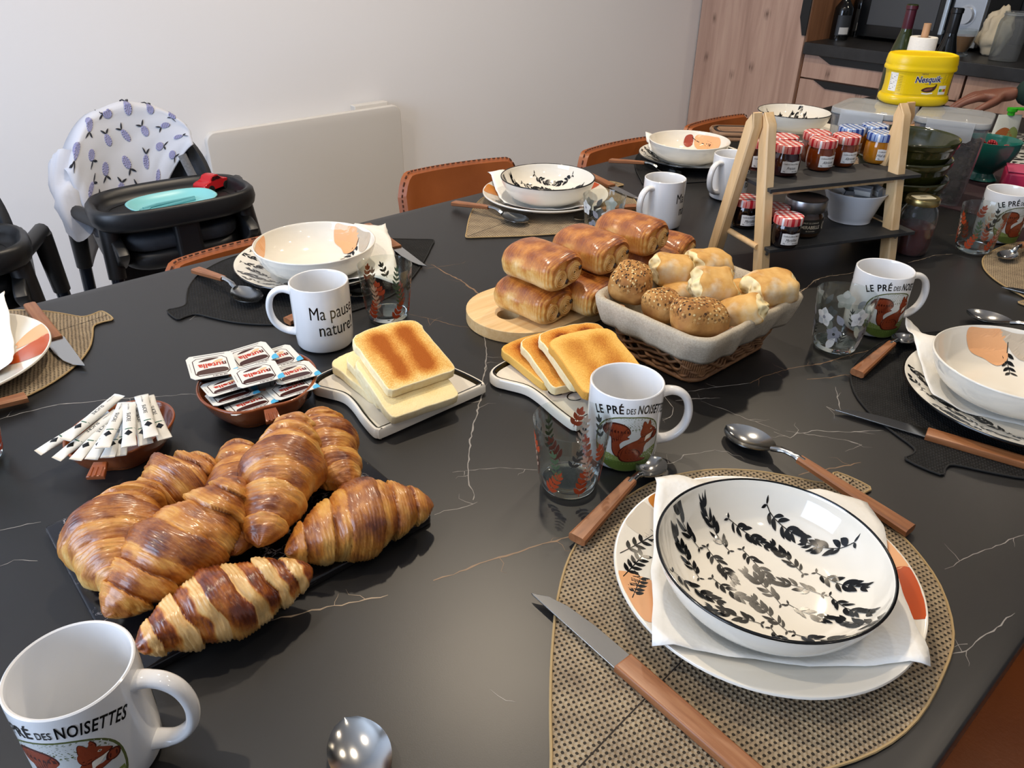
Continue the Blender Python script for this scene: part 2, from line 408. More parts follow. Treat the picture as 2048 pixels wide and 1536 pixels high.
for pts,wd_,sl in VE:
    P=[T(u,v) for u,v in pts]; Q=[]
    for a,c in zip(P,P[1:]):
        n=max(2,int((c-a).length/.006))
        for k in range(n): Q.append(a.lerp(c,k/n)+Vector((rv.uniform(-1,1),rv.uniform(-1,1),0))*.0011)
    Q.append(P[-1]); n=len(Q)
    ws=[wd_*.001*(.25+.75*sin(pi*min(1,max(0,(i+.5)/n)))**.5)*rv.uniform(.35,1.25) for i in range(n)]
    b.stroke([(q.x-ox,q.y-oy) for q in Q],ws,lambda x,y:(x,y,ZT+.00012),sl)
    for k in range(n//7):
        i=rv.randrange(n); q=Q[i]; a=rv.uniform(0,6.28); L=rv.uniform(.006,.03)
        br=[(q.x-ox+L*t*cos(a+rv.uniform(-.3,.3)),q.y-oy+L*t*sin(a+rv.uniform(-.3,.3))) for t in (0,.35,.7,1)]
        b.stroke(br,[.0006,.0005,.0003,.0001],lambda x,y:(x,y,ZT+.0001),sl)
VW=mat('vein_white','8f8b86',.4); VG=mat('vein_gold','7d6248',.4); VC=mat('vein_cream','a08d76',.4)
b.build('tabletop',[table_mat(),VW,VG,VC],tb,angle=30)
for x in (-hw+.25,hw-.3):
    for y in (-hd+.2,hd-.2):
        l=MB(); l.box((x,y,(ZT-.031)/2),(.07,.07,ZT-.031)); l.build('leg',BLACK,tb,smooth=False,bevel=.004)
# ------------------------------------------------------------------ place mats
def weave_mat(name,c1,c2,hole,pitch):
    t=NT(name); co=t.co()
    def wv(sc,ang,off=0):
        w=t.n('TexWave',wave_type='BANDS',bands_direction='X',wave_profile='SIN'); w.inputs['Scale'].default_value=sc
        w.inputs['Distortion'].default_value=1.8; w.inputs['Detail'].default_value=1; w.inputs['Detail Scale'].default_value=.6
        t.set(w,'Vector',t.mapping((1,1,1),(0,0,ang))); w.inputs['Phase Offset'].default_value=off; return w.outputs[0]
    s=.314/pitch; a=wv(s,.35); b_=wv(s,.35+pi/2)
    h=t.ramp(t.math('MULTIPLY',a,b_),[(.39,'000000'),(.55,'ffffff')])
    sep=t.math('MAXIMUM',a,b_); cc=t.ramp(t.noise(45,co,4),[(.3,c1),(.7,c2)])
    cc=t.mix(t.math('MULTIPLY',t.noise(500,co,2),.35),cc,hole); cc=t.mix(t.math('MULTIPLY',h,.93),cc,hole)
    t.p(Base_Color=cc,Roughness=.75,Specular_IOR_Level=.25); t.bump(t.math('SUBTRACT',sep,t.math('MULTIPLY',h,1.5)),.8,.0012); return t.m
STRAW=weave_mat('straw_weave','94826a','b3a082','17130f',.0047); BWEAVE=weave_mat('black_weave','121212','222222','050505',.0042)
def mat_outline(L,hw):
    w=[(0,.115),(.03,.112),(.06,.135),(.09,.33),(.13,.55),(.2,.78),(.3,.95),(.4,1.0),(.52,1.0),(.62,.92),(.72,.75),(.82,.52),(.9,.31),(.96,.14),(1,.03)]
    up=[(u*L,h*hw) for u,h in w]; return up+[(x,-y) for x,y in reversed(up)]
def placemat(label,stub,tip,hw,black,group):
    d=Vector(tip)-Vector(stub); L=d.length
    r=thing('placemat',label,'placemat',at(*stub),math.atan2(d.y,d.x),group)
    po=mat_outline(L,hw); m=BWEAVE if black else STRAW
    b=MB(); b.prism([(p.x,p.y) for p in spline(po,3)],.0002,.0024,0,.0006); b.build('woven_mat',m,r)
    ed=[(p.x,p.y,.0022) for p in spline(po,3)]
    b=MB(); b.tube(ed,.0013,6,closed=True); b.build('edging',mat('black_edging','101010',.8) if black else mat('straw_edging','a58c62',.8),r)
    if not black:
        b=MB(); b.stroke([(L*t,.002*sin(t*5)) for t in [i/12 for i in range(13)]],.0012,lambda x,y:(x,y,.00255)); b.build('seam',mat('dark_seam','2a2118',.9),r)
    return r
SG,BG='straw leaf placemats','black leaf placemats'
placemat('straw leaf placemat nearest the camera under the large leaf-patterned bowl',(.724,.245),(.232,.205),.158,False,SG)
placemat('black woven leaf placemat at the right edge under the blob-patterned bowl',(.806,.205),(1.30,.225),.162,True,BG)
placemat('straw leaf placemat cut by the right edge, with a dark spoon on it',(1.365,.28),(1.86,.235),.155,False,SG)
placemat('black leaf placemat in front of the high chair, stem pointing left',(.315,1.121),(.806,1.126),.163,True,BG)
placemat('straw leaf placemat at the far side beside the brown chair',(1.357,1.155),(.868,1.098),.155,False,SG)
placemat('black leaf placemat at the far side, third place from the left',(1.93,1.19),(1.402,1.11),.16,True,BG)
placemat('straw leaf placemat cut by the left edge, with a knife on it',(.241,1.182),(-.25,1.13),.16,False,SG)
# ------------------------------------------------------------------ ceramics
GLAZE=mat('white_glaze','e2ddd1',.07,Coat_Weight=.2,Coat_Roughness=.02); MUGW=mat('mug_white','e2e2e2',.1,Coat_Weight=.3)
INK=mat('black_glaze','0b0b0b',.15)
TAN=mat('decor_tan','b9ab97',.18); PEACH=mat('decor_peach','e0a878',.18); ORANGE=mat('decor_orange','b54a16',.18); OCHRE=mat('decor_ochre','c07a2e',.18); BRICK=mat('decor_brick','9a4434',.18); BEIGE=mat('decor_beige','cdc4b4',.18)
DINP=[(0,.0),(.07,0),(.075,.002),(.1,.008),(.125,.017),(.133,.0215),(.1335,.0235),(.132,.0245),(.124,.0215),(.1,.0125),(.082,.0065),(.07,.005),(0,.005)]
SOUP=[(0,0),(.05,0),(.052,.003),(.07,.008),(.086,.02),(.0955,.038),(.0985,.048),(.0992,.050),(.0985,.0512),(.0965,.0505),(.093,.04),(.083,.0235),(.068,.012),(.055,.0075),(.03,.0055),(0,.005)]
def zin(prof,i0):
    q=sorted([(r,z) for r,z in prof[i0:]])
    def f(r):
        for (a,za),(c,zc) in zip(q,q[1:]):
            if r<=c: return za+(zc-za)*(r-a)/max(1e-9,c-a)
        return q[-1][1]
    return f
ZD,ZS=zin(DINP,7),zin(SOUP,9)
def on_dish(zf,eps=.0003,rmax=1):
    def f(x,y):
        r=math.hypot(x,y)
        if r>rmax: x,y=x*rmax/r,y*rmax/r; r=rmax
        return (x,y,zf(r)+eps)
    return f
def smooth_prof(p,n=3):
    return [(max(0,q.x),q.y) for q in spline([(a,b_) for a,b_ in p],n,closed=False)]
def sprig(mb,x,y,ang,L,fn,m,rnd):
    ca,sa=cos(ang),sin(ang); N=6; cur=rnd.uniform(-.25,.25); pts=[]
    for i in range(9):
        t=i/8; pts.append((x+ca*(t-.5)*L-sa*cur*L*(t-.5)**2, y+sa*(t-.5)*L+ca*cur*L*(t-.5)**2))
    mb.stroke(pts,.0007,fn,m)
    for i in range(N):
        t=.2+.8*i/(N-1); k=min(8,int(t*8)); px,py=pts[k]
        for sd in (-1,1):
            sc=.65+.4*sin(pi*min(1,t*.9)); q=pts[min(8,k+(1 if sd>0 and i<N-1 else 0))]
            mb.leaf(q,ang+sd*rnd.uniform(.8,1.1)*(1-.4*t),.0112*sc*L/.040,.0042*sc*L/.040*rnd.uniform(.75,1.25),fn,m,6,sd*-.3)
    mb.leaf(pts[-1],ang,.007,.0025,fn,m,5)
    for sd in (-1,1): mb.leaf(pts[0],ang+pi+sd*1.0,.005,.002,fn,m,4)
def blob(mb,c,pts,fn,m): mb.poly2([(p.x+c[0],p.y+c[1]) for p in spline(pts,6)],fn,m,.01)
def leaf_pattern(mb,R,fn,m,seed,L=.042,r0=0,step=.0255):
    rnd=random.Random(seed); ax=1.3; ca,sa=cos(ax),sin(ax); p1,p2=L*1.02,step*.93; n=int(2*R/p2)+2
    for i in range(-n,n+1):
        for j in range(-n,n+1):
            q1,q2=(i+.5*(j%2))*p1,j*p2; px,py=q1*ca-q2*sa+rnd.uniform(-.002,.002),q1*sa+q2*ca+rnd.uniform(-.002,.002); rr=math.hypot(px,py)
            if r0<=rr<R-.005: sprig(mb,px,py,ax+(pi if (i+j)%2 else 0)+rnd.choice((-.32,0,.3))+rnd.uniform(-.1,.1),L*rnd.uniform(.86,1.0),fn,m,rnd)
def leaf_rim(i): return 1 if 20<=i<=27 else 0
def soup_leaf():
    o=root('soup_plate'); b=MB(); p=smooth_prof(SOUP); b.lathe(p,96,0,lambda i:1 if 6.4*3<=i<9.0*3 else 0)
    leaf_pattern(b,.099,on_dish(ZS,.0003,.0955),1,5); b.build('plate_body',[GLAZE,INK],o); return o
def twig(mb,x,y,ang,L,fn,m,n=4,s=1.0):
    ca,sa=cos(ang),sin(ang); pts=[(x+ca*L*t,y+sa*L*t) for t in (0,.25,.5,.75,1)]; mb.stroke(pts,.0009,fn,m)
    for i in range(n):
        t=.25+.75*i/(n-1)
        for sd in (-1,1): mb.leaf((x+ca*L*t,y+sa*L*t),ang+sd*.75,.011*s,.0045*s,fn,m,5)
def soup_blobs():
    o=root('soup_plate'); b=MB(); b.lathe(smooth_prof(SOUP),96,0); f=on_dish(ZS,.0003,.0962)
    blob(b,(0,0),[(-.005,.0958),(.03,.091),(.042,.082),(.04,.064),(.024,.058),(.012,.07),(-.004,.08)],f,1)
    blob(b,(0,0),[(.034,.0896),(.064,.0712),(.073,.06),(.064,.05),(.052,.056),(.044,.074)],f,2)
    twig(b,.044,.078,-1.9,.036,f,3)
    blob(b,(0,0),[(-.0955,.008),(-.086,-.012),(-.0785,-.034),(-.0825,-.046),(-.0935,-.02)],f,1)
    b.build('plate_body',[GLAZE,PEACH,TAN,INK],o); return o
def dinner_earth():
    o=root('dinner_plate'); b=MB(); b.lathe(smooth_prof(DINP),96,0); f=on_dish(ZD,.0003,.1315)
    P=lambda r,a:(r*cos(a),r*sin(a))
    def sector(a0,a1,r0,r1): return [P(r1,a0),P(r1,(a0+a1)/2),P(r1,a1),P((r0+r1)/2,a1+.02),P(r0,a1-.06),P(r0,(a0+a1)/2),P(r0,a0+.05)]
    for a0,a1,r0,r1,sl in ((1.75,2.15,.095,.1305,4),(2.2,2.5,.085,.1305,2),(3.0,3.45,.09,.131,1),(-.62,-.15,.085,.1312,3),(-.14,.14,.092,.1312,1)):
        b.poly2([(q.x,q.y) for q in spline(sector(a0,a1,r0,r1),5)],f,sl,.008)
    for a,L in ((3.05,.04),(2.82,.05),(3.25,.03)): twig(b,*P(.128,a),a+pi+.9,L,f,5,5)
    b.build('plate_body',[GLAZE,PEACH,BEIGE,ORANGE,OCHRE,INK],o); return o
def dinner_leaf():
    o=root('dinner_plate'); b=MB(); b.lathe(smooth_prof(DINP),96,0,lambda i:1 if 4.6*3<=i<6.8*3 else 0)
    leaf_pattern(b,.131,on_dish(ZD,.0003,.1285),1,9,.04,.07,.026); b.build('plate_body',[GLAZE,INK],o); return o
def dinner_black():
    o=root('dinner_plate'); b=MB(); b.lathe(smooth_prof(DINP),96,0,lambda i:1 if i<7*3 else 0)
    leaf_pattern(b,.131,on_dish(ZD,.0003,.1285),1,11,.04,.07,.026); b.build('plate_body',[GLAZE,mat('black_glaze')],o); return o
def soup_f():
    o=root('soup_plate'); b=MB(); b.lathe(smooth_prof(SOUP),96,0); f=on_dish(ZS,.0003,.0962)
    blob(b,(0,0),[(.02,.091),(.05,.08),(.075,.058),(.078,.04),(.06,.035),(.035,.055),(.018,.075)],f,1)
    blob(b,(0,0),[(-.005,.092),(.012,.092),(.012,.078),(0,.072),(-.01,.08)],f,2)
    blob(b,(0,0),[(.022,.062),(.034,.056),(.03,.048),(.02,.05)],f,3)
    twig(b,.01,.09,-.5,.05,f,4,4,.9); twig(b,.045,.05,1.2,.02,f,4,3,.7); b.build('plate_body',[GLAZE,PEACH,BRICK,OCHRE,INK],o); return o
DG,SGp='dinner plates','soup plates'
PD={'A':(.506,.2216),'B':(1.0165,.1850),'D':(.5655,1.1293),'E':(1.1258,1.1541),'F':(1.628,1.1481),'H':(.02,1.135)}
MZ=.0036
inst('dinA',dinner_earth,'dinner plate with earth-tone shapes under the large leaf-patterned bowl nearest the camera','dinner plate',at(*PD['A'],MZ),-.55,DG)
inst('dinA',None,'white dinner plate with brown sketch marks at the far side between chair and bread','dinner plate',at(*PD['E'],MZ),.3,DG)
inst('dinA',None,'dinner plate with a brick red patch, cut by the left edge of the photo','dinner plate',at(*PD['H'],MZ),-.0,DG)
inst('dinK',dinner_black,'leaf-rimmed dinner plate with black outside at the right edge','dinner plate',at(*PD['B'],MZ),0,DG)
inst('dinK',None,'leaf-rimmed dinner plate on the black mat in front of the high chair','dinner plate',at(*PD['D'],MZ),1,DG)
inst('dinK',None,'black-backed dinner plate at the far side, third place','dinner plate',at(*PD['F'],MZ),0,DG)
SZ=MZ+.0086
def soup(key,make,x,y,rz,label): return inst(key,make,label,'soup plate',at(x,y,SZ),rz,SGp)
soup('soL',soup_leaf,.4945,.213,0.35,'large black leaf-patterned soup plate nearest the camera')
soup('soL',None,1.1209,1.1437,.9,'leaf-patterned soup plate at the far side near the brown chair')
inst('soL',None,'leaf-patterned soup plate behind the wooden stand','soup plate',at(2.06,1.135,.0275),2.2,SGp)
soup('soB',soup_blobs,1.0215,.1975,-.62,'cream soup plate with peach blob and black twig at the right edge')
soup('soB',None,.5583,1.1116,-.95,'white soup plate with peach blobs in front of the high chair')
soup('soF',soup_f,1.6143,1.1528,-.9,'white soup plate with red flower and peach patch at the far side')
b=MB(); b.lathe(smooth_prof(DINP),72); tag(b.build('dinner_plate',GLAZE),'white dinner plate under the leaf bowl behind the stand','dinner plate',DG).location=at(2.085,1.105,.0026)
# napkins
def paper_mat():
    t=NT('paper_towel'); co=t.co(); v=t.n('TexVoronoi',i_Scale=220.0); t.set(v,'Vector',co)
    t.p(Base_Color=rgb('e6e4de'),Roughness=.9,Specular_IOR_Level=.1); t.bump(v.outputs[0],.35,.0008); return t.m
PAPER=paper_mat()
def napkin(label,corners,ctr,lift=(0,0,0,0),seed=1,n=26):
    rnd=random.Random(seed); b=MB(); C=[Vector((p[0],p[1],0)) for p in corners]; cx,cy=ctr; rows=[]
    for i in range(n+1):
        row=[]
        for j in range(n+1):
            u,v=i/n,j/n; p=C[0]*(1-u)*(1-v)+C[1]*u*(1-v)+C[2]*u*v+C[3]*(1-u)*v
            e=min(u,v,1-u,1-v); p+=Vector((noise.noise((u*6,v*6,seed)),noise.noise((u*6,v*6,seed+9)),0))*.003*(e<.04)
            r=math.hypot(p.x-cx,p.y-cy); z=(ZD(min(r,.132)) if r<.133 else max(.0255-(r-.133)*.55,.004))+.0008
            lf=lift[0]*max(0,1-2*u)*max(0,1-2*v)+lift[1]*max(0,2*u-1)*max(0,1-2*v)+lift[2]*max(0,2*u-1)*max(0,2*v-1)+lift[3]*max(0,1-2*u)*max(0,2*v-1)
            # stay below the bowl standing on the sheet
            wv=.0028*(1+noise.noise((p.x*26,p.y*26,seed)))+.0012*(1+noise.noise((p.x*70,p.y*70,seed+3)))
            z+=(wv*min(1,max(0,(r-.07)/.03)))+lf
            row.append((p.x-cx,p.y-cy,z))
        rows.append(row)
    b.grid(rows); o=b.build('napkin',PAPER,angle=180,solid=.0006); o.location=at(cx,cy,MZ)
    return tag(o,label,'napkin','paper napkins')
def C4(pts,z=.02): return [tuple(T(u,v,z)[:2]) for u,v in pts]
napkin('white paper napkin under the leaf-patterned bowl nearest the camera',C4([(1308,968),(1735,1005),(1858,1340),(1303,1300)],.024),PD['A'],(.006,.006,-.001,.0),1)
napkin('white paper napkin folded up beside the cream blob bowl at the right',C4([(1806,652),(1900,662),(2150,850),(1866,792)],.024),PD['B'],(.026,.004,0,0),2)
napkin('white paper napkin with patterned corner under the blob bowl by the high chair',C4([(545,500),(772,460),(800,560),(610,572)],.022),PD['D'],(0,.022,.0,0),3)
napkin('white paper napkin with pointed corner left of the far leaf bowl',C4([(975,358),(1130,365),(1190,425),(1010,410)],.022),PD['E'],(.02,0,0,0),4)
napkin('white paper napkin sticking up behind the far red flower bowl',C4([(1290,272),(1420,288),(1465,335),(1300,302)],.026),PD['F'],(.026,0,0,.006),5)
napkin('white embossed paper napkin at the left edge of the photo',C4([(-70,640),(22,618),(26,735),(-80,740)],.026),PD['H'],(0,.03,.008,0),6)
# mugs
MR,MH=.0405,.096
def mug_body():
    b=MB(); p=[(0,.0006),(.030,.0006),(.0335,.002),(.0375,.003),(.0392,.006),(.0400,.02),(MR,.06),(MR,.0925),(.0402,.0952),(.0392,.096),(.0378,.0952),(.0368,.092),(.0366,.05),(.0362,.012),(.033,.006),(.02,.005),(0,.005)]
    b.lathe(p,72); return b
def mug_handle():
    b=MB(); pts=[(.0385,0,.0815),(.048,0,.0835),(.058,0,.0815),(.0665,0,.074),(.071,0,.062),(.0715,0,.049),(.068,0,.036),(.060,0,.026),(.050,0,.0205),(.0385,0,.019)]
    P=spline(pts,5,closed=False); n=len(P); rows=[]
    for i,q in enumerate(P):
        t=P[min(i+1,n-1)]-P[max(i-1,0)]; t.normalize(); a=Vector((0,1,0)); c=a.cross(t).normalized()
        fl=1+.25*max(0,1-min(i,n-1-i)/6)
        rows.append([q+a*.0068*fl*cos(2*pi*k/14)+c*.0046*fl*sin(2*pi*k/14) for k in range(14)])
    b.grid(rows,close_u=True); return b
def on_mug(az,eps):
    R=MR+eps*.35
    return lambda s_,z:(R*cos(az+s_/MR),R*sin(az+s_/MR),z)
def arc_text(b,items,az,m,R=.095,z0=.0785):
    for body,bold,s0,s1,h in items:
        def fn(x,y):
            a=x/R; rr=R+y
            return on_mug(az,.0009)(rr*sin(a),z0-R+rr*cos(a))
        fit_text(b,body,s0,s1,h,fn,m,bold=bold,sp=1.12)
def squirrel_print(b,az,s0=1):
    # slots from s0: ring, sky, hill, dark hill, fur, dark fur, cream, text
    def F(l): return lambda x,y:on_mug(az,.00006+.00005*l)(x*.0013,y*.00108+.0024)
    ov=lambda k:[(29*k*cos(a)*1.0+0*sin(a),35+31.5*k*sin(a)) for a in [2*pi*i/40 for i in range(40)]]
    ov=lambda k:[(29.5*k*(abs(cos(a))**.85)*(1 if cos(a)>0 else -1),34+33*k*(abs(sin(a))**.85)*(1 if sin(a)>0 else -1)) for a in [2*pi*i/44 for i in range(44)]]
    L=3.0
    b.poly2(ov(1.0),F(0),s0,L); b.poly2(ov(.955),F(1),s0+1,L)
    cut=lambda f:[p for p in ov(.955) if p[1]<f(p[0])-.0]
    def hill(f,sl,l):
        lo=sorted([p for p in ov(.955) if p[1]<=f(p[0])],key=lambda p:p[0])
        xs=[p[0] for p in lo]; x0,x1=min(xs),max(xs)
        low=[p for p in lo if p[1]<34]; hi=[(x1+(x0-x1)*i/14,f(x1+(x0-x1)*i/14)) for i in range(15)]
        b.poly2(low+hi,F(l),sl,L)
    hill(lambda x:17+.011*(x-4)**2 if x<4 else 17+.6*(x-4)-.008*(x-4)**2,s0+2,2); hill(lambda x:13-.06*x,s0+3,3)
    for i in range(6): b.stroke([(-22+i*3,9+i*.9),(-6+i*3,10.2+i*.2),(12+i*1.5,7.5+i*.8)],[.2,.7,.2],F(4),s0+2)
    sp=lambda pts,l,sl:b.poly2([(p.x,p.y) for p in spline(pts,5)],F(l),sl,L)
    tail=[(-4,17),(-10,19),(-13,25),(-14,33),(-15,41),(-20,43),(-23,48),(-20,55),(-13,58.5),(-5,57.5),(0,53),(1.5,47),(-1,43),(1,41),(-4,38),(-7,33),(-5,26),(-2,20)]
    sp([(x-.6,y+.3) for x,y in tail],4,s0+5); sp([(x*.90-1.2,y*.93+2.6) for x,y in tail],5,s0+4)
    for i in range(9): b.stroke([(-9+i*.5,26+i*3),(-13.5+i*1.4,35+i*2.2),(-15+i*1.9,43+i*1.4)],[.1,.7,.1],F(6),s0+5)
    body=[(-6,15),(-8,20),(-7,27),(-3,33),(3,37.5),(8,40),(11,44),(14,44),(17,40),(17.5,36),(14.5,30),(14,23),(11,18),(14,15.8),(17,14.6),(13,13.2),(4,13),(-2,13.2)]
    sp([(x-.3,y-.5) for x,y in body],6,s0+5); sp([(x*.92+.5,y*.955+1.1) for x,y in body],7,s0+4)
    haunch=[(-4,16),(-4.5,22),(0,27),(6,27),(9.5,23),(9,18),(5,15)]
    sp([(x+.9,y+.6) for x,y in haunch],8,s0+5); sp(haunch,9,s0+4)
    head=[(9,46),(9.5,51),(13,55),(18,54.5),(22,51),(25,47.5),(23.5,45.5),(19,44),(15,43),(11,42)]
    sp([(x+.2,y-.7) for x,y in head],8,s0+5); sp([(x*.95+.7,y*.97+1.6) for x,y in head],9,s0+4)
    for e in ([(10.5,52),(10.6,57.5),(12,60.5),(14.5,57),(14.5,54)],[(15,54.5),(16.2,58),(17.2,60.8),(19,57),(18.6,53.8)]): sp(e,8,s0+5); sp([(x*.9+1.35,y*.95+2.6) for x,y in e],9,s0+4)
    sp([(18.4,49.2),(19.4,50.2),(20.5,49.4),(19.5,48.4)],10,s0+6); sp([(18.9,49.2),(19.5,49.8),(20.1,49.3),(19.5,48.8)],11,s0+7)
    sp([(15,42.5),(20,44.2),(23,45),(20,42),(16.5,37.5),(14,36),(14,39)],10,s0+6)
    arm=[(8,36),(12,38.5),(16,34),(20,35.5),(23.5,37.5),(24,40),(21,39.5),(18.6,38.2),(15.5,37.4),(12.5,33),(9,32)]
    sp([(x,y-.6) for x,y in arm],11,s0+5); sp(arm,12,s0+4)
    sp([(20.5,38.5),(22,44),(25.5,45.5),(28,43),(27.2,38),(23.8,36)],13,s0+5); sp([(21.6,39),(22.8,43.4),(25.4,44.4),(27,42.4),(26.3,38.6),(23.8,37)],14,s0+4)
    arc_text(b,[('LE PRÉ',.02,-.0415,-.0085,.0098),('DES',.012,-.0058,.0036,.0066),('NOISETTES',.02,.0062,.0475,.0104)],az,s0+7)
SQM=[MUGW,mat('print_olive','5a6236',.2),mat('print_sky','c9cbc8',.2),mat('print_grass','7c8a48',.2),mat('print_dark_grass','55662c',.2),mat('print_fur','86391f',.2),mat('print_dark_fur','46180e',.2),mat('print_cream','e6dccb',.2),INK]
def squirrel_mug():
    o=root('mug'); b=mug_body()
    squirrel_print(b,-pi/2); squirrel_print(b,pi/2); b.build('mug_body',SQM,o); mug_handle().build('handle',MUGW,o); return o
def pause_mug():
    o=root('mug'); b=mug_body()
    for az in (-pi/2-.1,pi/2+.45):
        f=lambda x,y:on_mug(az,.0005)(x,y)
        fit_text(b,'Ma pause',-.0275,.0415,.0185,lambda x,y:f(x,.0545+y),1); fit_text(b,'nature!',-.0170,.0375,.0185,lambda x,y:f(x,.030+y),1)
    b.build('mug_body',[MUGW,INK],o); mug_handle().build('handle',MUGW,o); return o
MG='white printed mugs'
# local -Y of a mug carries the print, local +X the handle
def mug(key,make,x,y,rz,label): return inst(key,make,label,'mug',at(x,y),rz,MG)
mug('sq',squirrel_mug,.5705,.4470,radians(-40),'white squirrel mug standing behind the leaf-printed glass near the bread basket')
mug('sq',None,1.099,.4146,radians(-36),'white squirrel mug at right, behind the flower-printed glass')
mug('sq',None,1.6625,.4443,radians(-30),'white squirrel mug cut by the right edge of the photo')
mug('sq',None,.0085,.4407,radians(-40),'large white squirrel mug in the bottom left corner')
mug('pa',pause_mug,.4495,.8985,radians(142),'white lettered mug between the brown dish and the printed glass')
mug('pa',None,1.2136,.9108,radians(180),'white lettered mug at the far side, in front of the chocolate pastries')
mug('pa',None,1.471,.932,radians(178),'white lettered mug partly hidden by the wooden stand leg')
# tumblers
def glass_mat(name='clear_glass',tint='f4f8f6',rough=0.0):
    if name in _M: return _M[name]
    t=NT(name); t.p(Base_Color=rgb(tint),Roughness=rough,IOR=1.45,Transmission_Weight=1.0); _M[name]=t.m; return t.m
GH=.086
def tum_r(z): return .0305+(.0405-.0305)*(z/GH)**1.0
def tumbler_body():
    b=MB(); p=[(0,.0012),(.026,.0008),(.0288,.002),(.0300,.005)]+[(tum_r(z),z) for z in (.012,.03,.05,.07,.083)]+[(.0404,.0855),(.0398,.086),(.0391,.0855)]+[(tum_r(z)-.0016,z) for z in (.083,.06,.035,.02,.016)]+[(.027,.0135),(.018,.0125),(0,.0122)]
    b.lathe(p,64); return b
def thin_glass(name='thin_glass',gl=.5):
    if name in _M: return _M[name]
    t=NT(name); tr=t.n('BsdfTransparent'); tr.inputs[0].default_value=(.93,.95,.94,1); g=t.n('BsdfGlossy',i_Roughness=.02)
    lw=t.n('LayerWeight',i_Blend=.5); f=t.math('ADD',.04,t.math('MULTIPLY',t.math('POWER',lw.outputs['Facing'],3.5),.7)); m1=t.n('MixShader'); t.t.links.new(f,m1.inputs[0]); t.t.links.new(tr.outputs[0],m1.inputs[1]); t.t.links.new(g.outputs[0],m1.inputs[2]); t.t.links.new(m1.outputs[0],t.out.inputs[0]); _M[name]=t.m; return t.m
def tum_base():
    b=MB(); b.lathe([(0,.0016),(.020,.0014),(.025,.0022),(.0285,.0048),(.0288,.0108),(.026,.0118),(.016,.0106),(0,.0102)],56); return b
def on_tum(x,y,eps=.0002):   # x arc length at the rim, y height
    r=tum_r(y)+eps; a=x/.0405; return (r*cos(a),r*sin(a),y)
def branch(b,x,y,ang,L,m,n=5,lw=.0085,ll=.019,ms=None):
    lw*=.72
    f=on_tum; ca,sa=cos(ang),sin(ang); b.stroke([(x+ca*L*t,y+sa*L*t) for t in (0,.3,.6,1)],.001,f,ms if ms is not None else m)
    for i in range(n):
        t=.15+.85*i/(n-1)
        for sd in (-1,1):
            b.leaf((x+ca*L*t,y+sa*L*t),ang+sd*.85*(1-.3*t),ll*.8*(1-.25*t),lw*(1-.2*t),f,m,6)
    b.leaf((x+ca*L,y+sa*L),ang,ll*.8,lw*.8,f,m,6)
AUT=[mat('print_rust','a5401c',.5),mat('print_green','46553a',.5),mat('print_blush','b99a86',.5),mat('print_dark','32322e',.5),mat('print_white_enamel','d9d6d0',.5),mat('print_grey_enamel','8b8b90',.5)]
def tum_autumn():
    o=root('tumbler'); b=tumbler_body(); rnd=random.Random(4); C=2*pi*.0405
    for i in range(6):
        x=C*i/6+.004
        branch(b,x,.010,1.25+rnd.uniform(-.25,.25),.026,1,4,.0085,.016)
        branch(b,x+.016,.026,1.75+rnd.uniform(-.2,.3),.034,3 if i%2 else 2,5,.0055,.014)
        if i%2==0: branch(b,x+.030,.050,1.2,.018,4,3,.006,.013)
        else: branch(b,x+.026,.052,1.9,.016,1,3,.008,.014)
    b.build('glass_body',[thin_glass()]+AUT,o); tum_base().build('glass_base',glass_mat(),o); return o
def petal5(b,x,y,s,m,mc):
    for k in range(5):
        a=2*pi*k/5+.3; b.leaf((x,y),a,s,s*.85,on_tum,m,6)
    b.poly2([(x+s*.18*cos(t),y+s*.18*sin(t)) for t in [k*pi/4 for k in range(8)]],lambda p,q:on_tum(p,q,.0003),mc)
def tum_flower():
    o=root('tumbler'); b=tumbler_body(); rnd=random.Random(8); C=2*pi*.0405
    for i in range(5):
        x=C*i/5
        petal5(b,x,.062+rnd.uniform(-.006,.006),.015,5,6); petal5(b,x+.02,.036,.013,6,4); branch(b,x+.03,.022,1.3,.02,4,4,.003,.012)
        b.leaf((x+.012,.012),1.0,.022,.012,on_tum,5); b.leaf((x+.03,.052),2.2,.018,.010,on_tum,6)
    b.build('glass_body',[thin_glass()]+AUT,o); tum_base().build('glass_base',glass_mat(),o); return o
GG='printed glass tumblers'
def tum(key,make,x,y,rz,label): return inst(key,make,label,'glass',at(x,y),rz,GG)
tum('ta',tum_autumn,.482,.4425,1.0,'empty glass with rust and green leaf print in front of the squirrel mug')
tum('ta',None,.562,.908,2.2,'glass with dark rust leaf print beside the lettered mug')
tum('ta',None,1.557,.4435,2.9,'glass with white and rust leaf print in front of the rightmost mug')
tum('tf',tum_flower,.997,.4168,.4,'glass with white and black flower print beside the squirrel mug')
tum('tf',None,1.062,.931,1.6,'glass with grey flower print behind the chocolate pastries')
tum('ta',None,.012,.9,.3,'glass cut by the left edge of the photo, left of the sugar sticks')
